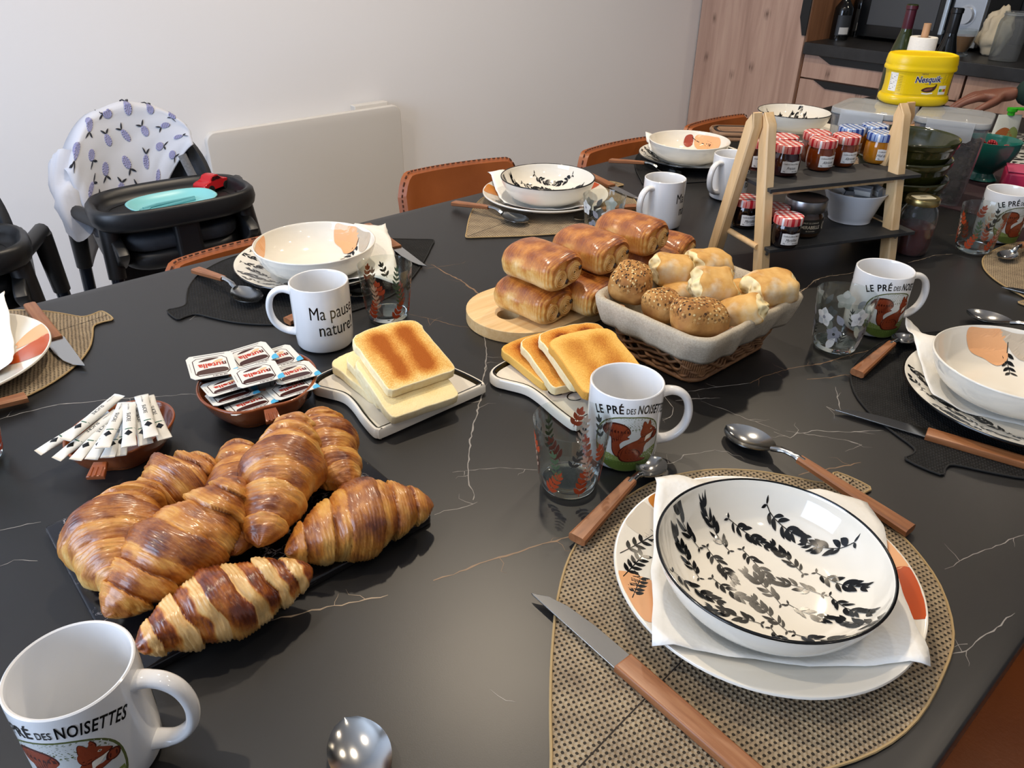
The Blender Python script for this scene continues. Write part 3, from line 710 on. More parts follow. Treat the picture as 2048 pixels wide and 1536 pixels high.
# cutlery
CWOOD=wood('cutlery_wood','744628','905c38','a2704a',0,6,.4,bump=.03)
def knife(name_label,tip,end,z0=.0055,z1=.0055,bl=.105,bw=.019):
    a=Vector((tip[0],tip[1],0)); e=Vector((end[0],end[1],0)); d=e-a; L=d.length
    o=thing('table_knife',name_label,'knife',at(tip[0],tip[1],z0),0,'wood-handled knives',rot=(0,-math.atan2(z1-z0,L),math.atan2(d.y,d.x)))
    b=MB(); out=[(0,-bw*.42),(.004,-bw*.45),(bl,-bw*.5),(bl,bw*.5),(bl*.6,bw*.5),(bl*.3,bw*.34),(bl*.12,bw*.05),(.004,-bw*.3)]
    b.prism(out,-.0008,.0008); b.build('blade',STEEL,o,smooth=False,bevel=.0004)
    b=MB(); hw0,hw1=.0098,.0085; b.prism([(bl-.002,-hw0),(L-.003,-hw1),(L,-hw1+.003),(L,hw1-.003),(L-.003,hw1),(bl-.002,hw0)],-.0045,.0045,0,.002); b.build('handle',CWOOD,o)
    return o
def spoon(label,tip,end,big=True,z0=.0,name=None):
    a=Vector((tip[0],tip[1],0)); e=Vector((end[0],end[1],0)); d=e-a; L=d.length
    bl,bw,dp=(.068,.044,.009) if big else (.048,.032,.007)
    o=thing('spoon' if big else 'teaspoon',label,'spoon',at(tip[0],tip[1],z0),math.atan2(d.y,d.x),'wood-handled spoons')
    b=MB(); n=18; top=[];bot=[]
    for i in range(n+1):
        u=i/n; x=bl*u; hwid=bw/2*(sin(pi*u**.9)**.62 if 0<u<1 else 0)
        rt=[];rb=[]
        for j in range(15):
            v=j/7-1; z=dp*(1-.95*(1-v*v)*(sin(pi*u**.85) if 0<u<1 else 0)); z+=.004*u*u
            rt.append((x,hwid*v,z+.0010)); rb.append((x,hwid*v*1.01,z-.0004))
        top.append(rt);bot.append(rb)
    b.grid(top); b.grid([r[::-1] for r in bot])
    for k in (0,-1): b.grid([[r[k] for r in top],[r[k] for r in bot]])
    b.build('bowl',STEEL,o)
    nl=.034 if big else .022; hl=L-bl-nl; x0=bl-.004
    b=MB(); b.tube(spline([(x0,0,dp+.0036),(x0+nl*.4,0,dp+.0085),(x0+nl*.8,0,dp+.0095),(x0+nl+.006,0,dp+.0085)],4,closed=False),[.0036]*4+[.0028]*5+[.0034]*4,10,sx=1.3); b.build('neck',STEEL,o)
    hs,he=x0+nl,L; rows=[]
    for i in range(9):
        t=i/8; x=hs+(he-hs)*t; w=.0058+.0035*t; z=(dp+.0085)*(1-t)+.0062*t; hh=.0036+.001*t
        rows.append([(x,w*c,z+hh*s_) for c,s_ in ((1,-.6),(1,.6),(.7,1),(-.7,1),(-1,.6),(-1,-.6),(-.7,-1),(.7,-1))])
    b=MB(); b0=b.grid(rows,close_u=True); b.face([b0+k for k in range(8)]); b.face([b0+64+k for k in range(8)][::-1]); b.build('handle',CWOOD,o,angle=30)
    return o
knife('table knife left of the nearest bowl, blade pointing at the croissants',(.350,.350),(.343,.085),.0042+.003,.0075)
spoon('teaspoon with wooden handle lying behind the nearest plate, left of the big spoon',(.585,.400),(.420,.370),False,.004)
spoon('soup spoon right of the nearest plate, bowl towards the bread basket',(.696,.392),(.683,.165),True,.001)
knife('table knife below the cream bowl at the right edge',(.843,.330),(.905,.095),.005,.0068)
spoon('teaspoon beside the right-hand black mat, below the squirrel mug',(1.103,.357),(.936,.352),False,.0025)
spoon('spoon tip showing behind the cream blob bowl at the right',(1.246,.335),(1.235,.11),True,.004)
spoon('dark-looking spoon on the straw mat at the right edge',(1.528,.385),(1.70,.37),False,.0042)
knife('table knife at the right edge, tip on the straw mat',(1.410,.339),(1.44,.09),.006,.0075)
spoon('soup spoon on the left part of the black mat by the high chair',(.427,1.060),(.405,1.247),True,.004)
knife('table knife right of the white blob bowl by the high chair',(.710,1.025),(.748,1.262),.0055,.0075)
spoon('teaspoon mostly hidden behind the lettered mug',(.588,.993),(.43,.975),False,.004)
spoon('soup spoon on the far straw mat beside the leaf bowl',(.995,1.066),(.958,1.256),True,.004)
spoon('teaspoon tip showing left of the grey flower glass',(1.082,1.024),(1.24,.998),False,.004)
knife('table knife right of the far leaf bowl',(1.292,1.036),(1.35,1.265),.0055,.0075)
spoon('spoon with wooden handle left of the far black plate',(1.505,1.085),(1.467,1.276),True,.004)
knife('table knife on the straw mat at left, blade pointing at the sugar sticks',(.157,1.035),(.16,1.282),.0055,.0075,bw=.024)
spoon('teaspoon whose wooden handle shows at the left edge of the photo',(-.085,.985),(.088,.990),False,.004)
_a,_b=T(688,1431,.0125),T(745,1560,.0125); _d=(_b-_a).normalized(); spoon('big spoon at the bottom edge of the photo, right of the large mug',_a[:2],(_a+_d*.225)[:2],True,.0005)
# ------------------------------------------------------------------ food
def frame(o,xd,yh):
    x=Vector(xd).normalized(); z=x.cross(Vector(yh)).normalized(); y=z.cross(x)
    M=Matrix((x,y,z)).transposed().to_4x4(); M.translation=o; return M
def setm(o,M): o.location=M.translation; o.rotation_euler=M.to_euler(); return o
def pastry_mat(name,stops,rough=.34,coat=.5,bumpv=.5):
    t=NT(name); a=t.n('Attribute',attribute_name='col').outputs['Fac']; co=t.co()
    lay=t.noise(1,t.mapping((420,60,60)),5,.6,.5); big=t.noise(42,co,4); fine=t.noise(260,co,3)
    f=t.math('ADD',a,t.math('MULTIPLY',t.math('SUBTRACT',big,.5),1.05)); f=t.math('ADD',f,t.math('MULTIPLY',t.math('SUBTRACT',lay,.5),.3)); f=t.math('ADD',f,t.math('MULTIPLY',t.math('SUBTRACT',fine,.5),.2))
    t.p(Base_Color=t.ramp(f,stops),Roughness=t.math('ADD',rough-.12,t.math('MULTIPLY',fine,.3)),Coat_Weight=coat,Coat_Roughness=.2,Subsurface_Weight=.0)
    h=t.math('ADD',t.math('MULTIPLY',lay,1.0),t.math('MULTIPLY',big,.8)); t.bump(h,bumpv,.003); return t.m
CRO=pastry_mat('croissant_crust',[(.0,'e2b870'),(.25,'d49c4c'),(.48,'ba7830'),(.7,'92521e'),(.88,'682f14'),(1.0,'4a1e10')])
CRO2=pastry_mat('croissant_egg_washed',[(.0,'e2bd80'),(.3,'d09a50'),(.5,'ad6324'),(.68,'743414'),(.85,'4c1e10'),(1.0,'3a1710')],.28,.5,.3)
PAC=pastry_mat('chocolate_pastry_crust',[(.0,'e8c78c'),(.22,'dba95c'),(.45,'c07a30'),(.68,'96501c'),(.9,'6e3214'),(1.0,'5a2812')])
def croissant(label,P0,P1,R,bend=.0,seed=1,roll=0.0,m=None,flat=.86,seg=None,skew=.0,ridge=.29,con=.24):
    P0,P1=Vector(P0),Vector(P1); d=P1-P0; L=d.length; rnd=random.Random(seed)
    cuts=seg or [.0,.1,.2,.33,.5-.13,.63,.76,.88,1.0]
    cuts=[0,.13+rnd.uniform(-.02,.02),.27+rnd.uniform(-.03,.02),.42+rnd.uniform(-.04,.02),.58+rnd.uniform(-.02,.04),.73+rnd.uniform(-.02,.03),.87+rnd.uniform(-.02,.02),1]
    b=MB(); b.col=[]; n,mk=150,64; rows=[]
    for i in range(n+1):
        t=i/n; row=[]
        # even ring spacing, tips rounded
        for k in range(mk):
            a=2*pi*k/mk; s=t+ (skew*sin(a+.6)+.028*noise.noise((cos(a)*1.3,sin(a)*1.3,seed)))*sin(pi*t)
            env=max(0,1-abs(2*min(1,max(0,s))-1)**1.9)**.58
            j=0
            for q in range(len(cuts)-1):
                if s>=cuts[q]: j=q
            lo,hi=cuts[j],cuts[j+1]; u=(s-lo)/(hi-lo); mid=len(cuts)/2-1
            # layers nearer the middle lie over their outer neighbours
            w=1-abs(2*u-1) if j==3 else (u if j<3 else 1-u)
            bul=sin(pi*min(1,max(0,u)))**.5
            edge=(1-u if j<3 else u) if j!=3 else 0
            lap=ridge*(1-edge*.85) if j!=3 else ridge*1.25
            rr=R*env*(.82+lap*.9+.10*bul)+.0013*noise.noise((t*40,cos(a)*2,sin(a)*2+seed))+.0036*noise.noise((t*9,cos(a)*1.5+seed,sin(a)*1.5))*env
            rr+=.0007*sin(s*300+4*noise.noise((cos(a)*2,sin(a)*2,s*6)))*env
            rr=max(rr,.0012 if 0<i<n else 0)
            x=L*(t-.5); y=rr*cos(a)+bend*(1-(2*t-1)**2)-bend*.5; z=rr*sin(a)*flat
            if sin(a)<-.55: z=max(z,-R*.62*flat*max(.35,env))
            row.append((x,y,z))
            top=.5+.5*sin(a); q_=(u if j<3 else 1-u) if j!=3 else 0; sm=min(1,max(0,(q_-.45-.15*noise.noise((cos(a)*2,sin(a)*2,j+seed)))/.14)); b.col.append(max(0,min(1,.16+.5*top**.7-con*sm+.12*(j==3)*top+.16*noise.noise((t*8,cos(a)*2,sin(a)*2+seed+5)))))
        rows.append(row)
    b.grid(rows,close_u=True)
    o=b.build('croissant',m or CRO,angle=180); tag(o,label,'croissant','croissants on the black marble slab')
    M=frame((P0+P1)/2,d,(0,0,1).__class__((-d.y,d.x,0))); setm(o,M@Matrix.Rotation(roll,4,'X')); return o
# black marble slab under the croissants
t=NT('slab_marble'); v=t.n('TexVoronoi',feature='DISTANCE_TO_EDGE',i_Scale=13.0); nz=t.n('TexNoise',i_Scale=9.0,i_Detail=6.0); vv=t.mix(.22,t.co(),nz.outputs['Color'],'ADD'); t.set(v,'Vector',vv)
vn=t.ramp(v.outputs['Distance'],[(0,'ffffff'),(.022,'000000')]); ms=t.ramp(t.noise(14,detail=4),[(.5,'000000'),(.62,'ffffff')])
t.p(Base_Color=t.mix(t.math('MULTIPLY',vn,ms),'131114','b9b2b2'),Roughness=.15); SLAB=t.m
b=MB(); b.prism(rrect(.296,.235,.006,3),0,.009,0,.002); tag(b.build('serving_slab',SLAB),'black marbled slab carrying the croissants','serving board').location=at(.188,.606,.0003)
def cp(u,v,z): return T(u,v,z)
croissant('front croissant with dark banded crust, half over the slab edge',cp(268,1292,.034),cp(622,1132,.034),.030,.006,1,.1,CRO2,.9,skew=.05,ridge=.2,con=.62)
croissant('long golden croissant pointing its tip at the bottom left mug',cp(212,1236,.026),cp(490,958,.066),.0335,-.004,2,.2,skew=.06)
croissant('fat curved croissant at the very left of the slab',cp(246,1195,.034),cp(282,975,.042),.038,.026,3,.0,skew=-.05)
croissant('short dark croissant behind the long golden one, at the back left',cp(285,1025,.03),cp(432,922,.036),.033,.0,4,.3,skew=.04)
croissant('croissant mostly hidden between the long and the upright ones',cp(478,882,.034),cp(476,1108,.03),.029,.006,5,0)
croissant('upright croissant at the middle of the pile, leaning on its neighbours',cp(597,830,.066),cp(520,1092,.04),.0335,.002,6,.2,skew=.04)
croissant('croissant at the back right, behind the upright one',cp(628,828,.036),cp(690,975,.036),.0315,-.012,7,.0,skew=.05)
croissant('rightmost croissant, tip reaching the slab corner',cp(566,1098,.03),cp(862,1000,.028),.0325,.010,8,.1,skew=-.06)
# chocolate pastries on the wooden board
BWOOD=wood('board_wood','d8b078','e3c08a','ecd0a0',0,5,.45)
b=MB(); outl=[]
for k in range(25): a=pi/2+pi*k/24; outl.append((-.115+.083*cos(a),.083*sin(a)))
for k in range(25): a=-pi/2+pi*k/24; outl.append((.115+.083*cos(a),.083*sin(a)))
hole=[(-.145+.0165*cos(-2*pi*k/24),-.005+.0165*sin(-2*pi*k/24)) for k in range(24)]
n=len(outl)
for z,fl in ((0,True),(.018,False)):
    b0=len(b.v); pts=[Vector((*p,z)) for p in outl]; hp=[Vector((*p,z)) for p in hole]
    for p in pts+hp: b.v.append(tuple(p))
    for tri in tessellate_polygon([pts,hp]):
        a_,b_,c_=[(pts+hp)[i] for i in tri]; up=(b_-a_).cross(c_-a_).z>0
        b.face([b0+i for i in (tri if up!=fl else tri[::-1])])
N2=n+24
for i in range(n): j=(i+1)%n; b.face((i,j,N2+j,N2+i))
for i in range(24): j=(i+1)%24; b.face((n+i,n+j,N2+n+j,N2+n+i))
tag(b.build('serving_board',BWOOD,angle=40,bevel=.0015),'oblong pale wooden board with finger hole under the chocolate pastries','serving board').location=at(.829,.776,.0003)
CHOC=mat('chocolate','22110c',.35)
def pain():
    o=root('chocolate_pastry'); b=MB(); b.col=[]; n,mk=60,72; rows=[]; L=.104; W,H=.042,.0255
    for i in range(n+1):
        t=i/n; x=L*(t-.5); e=min(t,1-t)*n; env=1 if e>8 else 1-.22*(1-e/8)**2.2
        row=[]
        for k in range(mk):
            a=2*pi*k/mk; ca,sa=cos(a),sin(a); p=2.7; q=(abs(ca)**p+abs(sa)**p)**(-1/p)
            # layered overlap flap along one side
            s_=1+.05*noise.noise((t*3,ca*1.5,sa*1.5))+.014*sin(t*150+3*ca)*max(0,1-e/16)
            y=W*ca*q*env*s_; z=H*sa*q*env*s_
            z+=.004*(1-(2*t-1)**2)*max(0,sa)+.0022*noise.noise((t*4,ca*2,sa*2+3)); y+=.002*noise.noise((t*3+5,ca*2,sa*2))
            row.append((x,y,z)); top=.5+.5*sa
            b.col.append(max(0,min(1,.04+.62*top**1.5+.14*noise.noise((t*5,ca*2,sa*2))+.16*sin(t*150+3*ca)*max(0,1-e/18))))
        rows.append(row)
    b0=b.grid(rows,close_u=True)
    for base,rev in ((b0,False),(b0+n*mk,True)):
        c=b.vert((-L/2+.006 if not rev else L/2-.006,0,0)); b.col.append(.05)
        for k in range(mk): b.face([c,base+(k+1)%mk,base+k] if not rev else [c,base+k,base+(k+1)%mk])
    b.build('crust',PAC,o,angle=60)
    for sx_ in (-1,1):
        for yy,zz,rr in ((-.0165,-.0045,.0165),(.0155,-.003,.019)):
            r=MB(); r.col=[]; rows=[]
            for i in range(13):
                t=i/12; rad=rr*(1-t*.93); x=sx_*(L/2-.0065+.009*min(1,t*3)**.5+.0010*(i%2)-.002*t)
                rows.append([(x,yy+rad*cos(2*pi*k/28)*1.02,zz+rad*sin(2*pi*k/28)) for k in range(28)])
                r.col+=[.08+.26*(i%2==0)+.3*(t<.12)]*28
            r.grid([[(sx_*(L/2-.02),p[1],p[2]) for p in rows[0]]]+rows,close_u=True); r.col=[.1]*28+r.col
            if sx_<0: r.f=[f[::-1] for f in r.f]
            r.build('roll_end',PAC,o,angle=60)
        c=MB()
        for yy,zz in ((-.004,-.011),(.026,.002)): c.tube([(sx_*(L/2-.02),yy,zz),(sx_*(L/2-.002),yy,zz),(sx_*(L/2+.003),yy+.001,zz-.001)],[.0055,.0052,.0035],9)
        c.build('chocolate_stick',CHOC,o)
    return o
PG='chocolate pastries on the board'
for (u,v,z,rz,tilt,lab) in [
 (1066,594,.044,-1.46,0,'chocolate pastry at the board end next to the finger hole'),
 (1158,580,.044,-1.50,0,'chocolate pastry lower row, second from the finger hole, under the stacked ones'),
 (1232,556,.044,-1.55,0,'chocolate pastry lower row, mostly hidden behind the seeded roll'),
 (1290,520,.044,-1.55,0,'chocolate pastry lower row, under the topmost one at the back'),
 (1083,527,.096,-1.50,.05,'chocolate pastry on top, nearest the board end'),
 (1180,497,.096,-1.52,.06,'chocolate pastry on top, middle of the upper row'),
 (1262,464,.097,-1.45,.05,'chocolate pastry on top, farthest of the upper row, swirl end showing'),
 (1322,494,.044,-1.3,0,'small chocolate pastry at the far right end of the pile')]:
    p=T(u,v,z); 
    inst('pain',pain,lab,'pastry',p,0,PG,rot=(tilt,0,rz),scale=(.96,.94,.97))
# toast
def toast_mat(name,stops,stripe=1.0):
    t=NT(name); co=t.co(); w=t.n('TexWave',wave_type='BANDS',bands_direction='X',wave_profile='SIN',i_Scale=9.0,i_Distortion=2.6); w.inputs['Detail'].default_value=2; w.inputs['Detail Scale'].default_value=1.2
    t.set(w,'Vector',t.mapping((1,.25,1)))
    sx=t.n('SeparateXYZ',i_0=co); ex=t.math('ABSOLUTE',sx.outputs[0]); ey=t.math('ABSOLUTE',sx.outputs[1]); ed=t.math('MAXIMUM',ex,t.math('MULTIPLY',ey,.88))
    em=t.ramp(ed,[(.030,'ffffff'),(.046,'000000')])
    f=t.math('ADD',t.math('MULTIPLY',w.outputs[0],.45*stripe),t.math('MULTIPLY',t.noise(26,co,5),.55)); f=t.math('MULTIPLY',f,em)
    g=t.noise(700,co,3); f=t.math('ADD',f,t.math('MULTIPLY',t.math('SUBTRACT',g,.5),.55))
    t.p(Base_Color=t.ramp(f,stops),Roughness=.85,Specular_IOR_Level=.15); t.bump(t.math('ADD',g,t.noise(180,co,3)),.6,.0012); return t.m
TOA=toast_mat('toast_face',[(.02,'ecd08e'),(.16,'e0b060'),(.36,'c8833a'),(.6,'a4581e')])
TOP_=toast_mat('pale_toast_face',[(.15,'f0dca6'),(.45,'ead092'),(.8,'d5a45c')],.4)
TOB=toast_mat('dark_toast_face',[(.05,'dca44e'),(.3,'bf7428'),(.5,'854016'),(.75,'4a2210')])
TOM=toast_mat('golden_toast_face',[(.05,'e8bc66'),(.3,'d69c46'),(.55,'b5702a')],.45)
CRUMB=nmat('bread_crumb_side',[(.3,'e8d4a0'),(.7,'f2e4bc')],150,.9,.6)
TOO=[(-.0465,-.044),(-.044,-.052),(-.037,-.0545),(0,-.0545),(.037,-.0545),(.044,-.052),(.0465,-.044),(.0465,-.01),(.046,.024),(.0475,.034),(.044,.045),(.034,.051),(.018,.0535),(0,.0545),(-.018,.0535),(-.034,.051),(-.044,.045),(-.0475,.034),(-.046,.024),(-.0465,-.01)]
def toast(label,p,rz,tx,ty,m,seed,side=None,group='toast slices'):
    rnd=random.Random(seed); o=MB(); pts=[(q.x+rnd.uniform(-.0005,.0005),q.y+rnd.uniform(-.0005,.0005)) for q in spline(TOO,3)]
    o.prism(pts,-.0062,.0062,0,.0014,1); s=o.build('toast_slice',[side or CRUMB,m],angle=60); tag(s,label,'toast',group)
    for f in s.data.polygons:
        if f.normal.z<-.7: f.material_index=1
    s.location=p; s.rotation_euler=(tx,ty,rz); return s
# bread-shaped ceramic boards
def slice_board(label,x0,y0,x1,y1,letters):
    o=thing('slice_shaped_board',label,'serving board',at((x0+x1)/2,(y0+y1)/2,.0003),0,'bread-shaped ceramic boards'); w,h=(x1-x0)/2,(y1-y0)/2
    out=[(-.86,-1),(0,-1.0),(.86,-1),(.97,-.97),(1,-.86),(.97,-.5),(.9,-.1),(.86,.2),(.93,.5),(1.0,.68),(.95,.9),(.75,.99),(.4,1.03),(0,1.04),(-.4,1.03),(-.78,.99),(-1.0,.88),(-1.06,.68),(-.98,.48),(-.86,.2),(-.87,-.1),(-.95,-.5),(-1,-.86),(-.97,-.97)]
    pl=[(q.x*w,q.y*h) for q in spline(out,4)]; V=[Vector(p) for p in pl]
    if sum(a.x*c.y-c.x*a.y for a,c in zip(V,V[1:]+V[:1]))<0: V.reverse()
    b=MB(); rings=[(-.004,0),(0,.003),(0,.0125),(-.0015,.0148),(-.004,.0155),(-.0065,.0150),(-.009,.0112),(-.012,.0108)]
    rows=[[(p.x,p.y,z) for p in offset(V,d)] for d,z in rings]; nn=len(V)
    b0=b.grid(rows,close_u=True,mfun=lambda i,j:1 if i in(4,5) else 0)
    for tri in tessellate_polygon([[Vector((*p[:2],0)) for p in rows[-1]]]): b.face([b0+(len(rows)-1)*nn+i for i in tri])
    for tri in tessellate_polygon([[Vector((*p[:2],0)) for p in rows[0]]]): b.face([b0+i for i in tri][::-1])
    for cx,cy,a0,a1,r in letters: b.stroke([(cx+r*cos(a0+(a1-a0)*k/14),cy+r*.8*sin(a0+(a1-a0)*k/14)) for k in range(15)],.0016,lambda x,y:(x,y,.0112),1)
    b.build('glazed_board',[GLAZE,INK],o); return o
slice_board('white bread-shaped board with thick black line, nearer the brown dish',.370,.642,.536,.803,[(-.03,-.045,3.6,5.2,.012)])
slice_board('white bread-shaped board behind the leaf-printed glass',.556,.505,.712,.672,[(-.038,-.012,.6,4.6,.012),(-.03,-.036,.2,4.8,.011)])
toast('pale toast slice at the very left of the first board',(.447,.752,ZT+.0195),.0,.05,0,TOP_,1)
toast('pale toast slice second from the left on the first board',(.449,.722,ZT+.0300),-.16,.16,0,TOP_,2)
toast('lightly toasted slice in front, near the black-lined board edge',(.440,.684,ZT+.0385),-.12,.29,0.0,TOP_,5)
toast('top browned toast slice with brown stripes on the first board',(.4525,.707,ZT+.0585),-.10,.28,0,TOA,4)
toast('dark burnt-edged toast slice at the left of the second board',(.634,.634,ZT+.0195),-.12,.06,0,TOB,6,TOM)
toast('dark toast slice second from the left on the second board',(.637,.604,ZT+.0305),-.29,.17,0,TOB,7,CRUMB)
toast('dark striped toast slice under the golden one on the second board',(.646,.580,ZT+.0445),-.29,.22,0,TOB,8,CRUMB)
toast('golden toast slice on top of the second board, behind the squirrel mug',(.637,.551,ZT+.0505),-.29,.22,0,TOM,9,TOB)
# bread basket
WICK=nmat('wicker',[(.3,'6e4a30'),(.7,'a87a50')],60,.6,.2,stretch=(1,1,4))
LINEN=nmat('linen',[(.3,'a69a86'),(.7,'bbb09c')],400,.95,.35,detail=2)
def rr3(w,h,r,z,n=8): return [Vector((p[0],p[1],z)) for p in rrect(w,h,r,n)]
bx,by=.8375,.5485
o=thing('bread_basket','wicker basket with a cream cloth liner full of bread','basket',at(bx,by,.0005)); HB=.082
b=MB()
def bas(z,dw=0): k=z/HB; return .165+.06*k+dw,.125+.058*k+dw
for li in range(11):
    z=.004+li*.0072; w,h=bas(z); P=rr3(w,h,.022,z,5); Q=[]; tot=sum((P[i]-P[i-1]).length for i in range(len(P))); s_=0; M_=150
    cum=[0]
    for i in range(len(P)): cum.append(cum[-1]+(P[(i+1)%len(P)]-P[i]).length)
    for k in range(M_):
        d=k/M_*cum[-1]; i=max(q for q in range(len(P)) if cum[q]<=d+1e-9); p=P[i].lerp(P[(i+1)%len(P)],(d-cum[i])/max(1e-9,cum[i+1]-cum[i]))
        nrm=Vector((p.x/w,p.y/h,0)).normalized(); Q.append(p+nrm*.0026*sin(2*pi*k/M_*25+li*pi)+Vector((0,0,.0022*sin(k*.7+li*2.1)+(li*.0004))))
    b.tube(Q,.0022,6,closed=True)
for k in range(50):
    d=k/50*2*pi; P0=rr3(*bas(0,.0),.022,.0,12); P1=rr3(*bas(HB,.0),.022,HB,12); i=int(k/50*len(P0)); b.tube([P0[i],P1[i]],.0016,5)
for zb,rb in ((.003,.0034),(.002,.003)): b.tube(rr3(*bas(0,.006 if rb>.003 else -.004),.022,zb+.001,6),rb,7,closed=True)
bot=MB(); b.prism(rrect(.160,.120,.02),.002,.006); b.build('wicker_body',WICK,o,angle=180)
b=MB(); rows=[]; rnd=random.Random(5)
for (dz,off,amp) in ((.012,-.014,0),(.03,-.010,.001),(.06,-.006,.001),(.078,-.004,.0015),(.0845,-.001,.001),(.0865,.0035,.0008),(.083,.0075,.0012),(.073,.009,.002),(.061,.0095,.003),(.050,.0095,.004),(.045,.009,.004)):
    w,h=bas(min(dz,HB)); P=rr3(w+2*off,h+2*off,max(.01,.026+off*.5),dz,10); n=len(P); row=[]
    cum=[0]
    for i in range(n): cum.append(cum[-1]+(P[(i+1)%n]-P[i]).length)
    for k in range(180):
        d=k/180*cum[-1]; i=max(q for q in range(n) if cum[q]<=d+1e-9); p=P[i].lerp(P[(i+1)%n],(d-cum[i])/max(1e-9,cum[i+1]-cum[i])); a=2*pi*k/180
        nr=Vector((p.x/w,p.y/h,0)).normalized()
        p=p+nr*amp*(1.2*noise.noise((cos(a)*5,sin(a)*5,dz*12))+.5*sin(a*17))
        if off>.012: p.z+=.005*noise.noise((cos(a)*3,sin(a)*3,2.2))-(.010*max(0,sin(a*2+.4))**6 if dz<.05 else 0)
        row.append(p)
    rows.append(row)
b.grid(rows,close_u=True); q=b.grid([rows[0],[Vector((p.x*.02,p.y*.02,.011)) for p in rows[0]]],close_u=True)
b.build('cloth_liner',LINEN,o,angle=180,solid=.0012)
# bread
def seed_mat():
    t=NT('seeded_crust'); co=t.co(); f=t.noise(30,co,5); c=t.ramp(f,[(.3,'8c5c32'),(.55,'ad7c42'),(.75,'c79c62')])
    v=t.n('TexVoronoi',i_Scale=210.0); t.set(v,'Vector',t.mapping((1,1.5,1))); sd=t.ramp(v.outputs['Distance'],[(.0,'ffffff'),(.36,'ffffff'),(.44,'000000')])
    cs=t.n('SeparateColor',i_0=v.outputs['Color']); sc=t.ramp(cs.outputs[0],[(0,'2c1a10'),(.22,'3e2818'),(.3,'e0c48c'),(.6,'d8b070'),(.78,'7a5228')],'CONSTANT')
    on=t.math('GREATER_THAN',cs.outputs[1],.04); sz=t.n('SeparateXYZ',i_0=co); tp=t.ramp(sz.outputs[2],[(.0,'000000'),(.012,'ffffff')])
    k=t.math('MULTIPLY',t.math('MULTIPLY',sd,on),tp); t.p(Base_Color=t.mix(k,c,sc),Roughness=.7,Specular_IOR_Level=.25)
    t.bump(t.math('ADD',t.math('MULTIPLY',k,.6),f),.8,.003); return t.m
SEED=seed_mat()
t=NT('baguette_crust'); co=t.co(); f=t.noise(24,co,5); fl=t.ramp(t.noise(16,t.n('VectorMath',operation='ADD',i_0=co,i_1=(3.,1.,2.)).outputs[0],5),[(.5,'000000'),(.62,'ffffff')])
t.p(Base_Color=t.mix(t.math('MULTIPLY',fl,.9),t.ramp(f,[(.3,'b07a38'),(.5,'d0a25c'),(.72,'e0bd80')]),'d9cdb2'),Roughness=.7,Specular_IOR_Level=.3); t.bump(f,.5,.003); BAG=t.m
t=NT('bread_crumb'); co=t.co(); v=t.n('TexVoronoi',feature='SMOOTH_F1',i_Scale=110.0); t.set(v,'Vector',co)
t.p(Base_Color=t.ramp(v.outputs['Distance'],[(.1,'c8aa6e'),(.4,'ead7a4'),(.8,'f0e2b8')]),Roughness=.9,Specular_IOR_Level=.1); t.bump(v.outputs['Distance'],1.0,.004); CRB=t.m
def seeded_roll(label,p,dims,rz,seed,rot=(0,0)):
    b=MB(); n,mk=40,56; rows=[]; W,D,H=dims
    for i in range(n+1):
        ph=-pi/2+pi*i/n; cz,sz=cos(ph),sin(ph); row=[]; e=.62
        for k in range(mk):
            a=2*pi*k/mk; ca,sa=cos(a),sin(a); q=.7
            sg=lambda x,p_:math.copysign(abs(x)**p_,x)
            x=W/2*sg(cz,.6)*sg(ca,q); y=D/2*sg(cz,.6)*sg(sa,q); z=H/2*sg(sz,.75)
            nz=noise.noise((x*35+seed,y*35,z*35)); f=1+.15*nz+.04*noise.noise((x*110,y*120,z*120+seed))
            row.append((x*f,y*f,z*f if z>0 else z*.9))
        rows.append(row)
    b.grid(rows,close_u=True); o=b.build('seeded_roll',SEED,angle=180); tag(o,label,'bread roll','bread in the basket'); o.location=p; o.rotation_euler=(*rot,rz); return o
seeded_roll('square seeded roll at the back left corner of the basket',T(1264,566,.094),(.066,.056,.050),.45,1,(.1,-.12))
seeded_roll('smaller seeded roll in the middle of the basket',T(1326,612,.082),(.058,.05,.045),1.2,2,(.1,.1))
seeded_roll('seeded roll nearest the basket front corner',T(1398,636,.092),(.074,.052,.05),-.6,3,(-.12,.1))
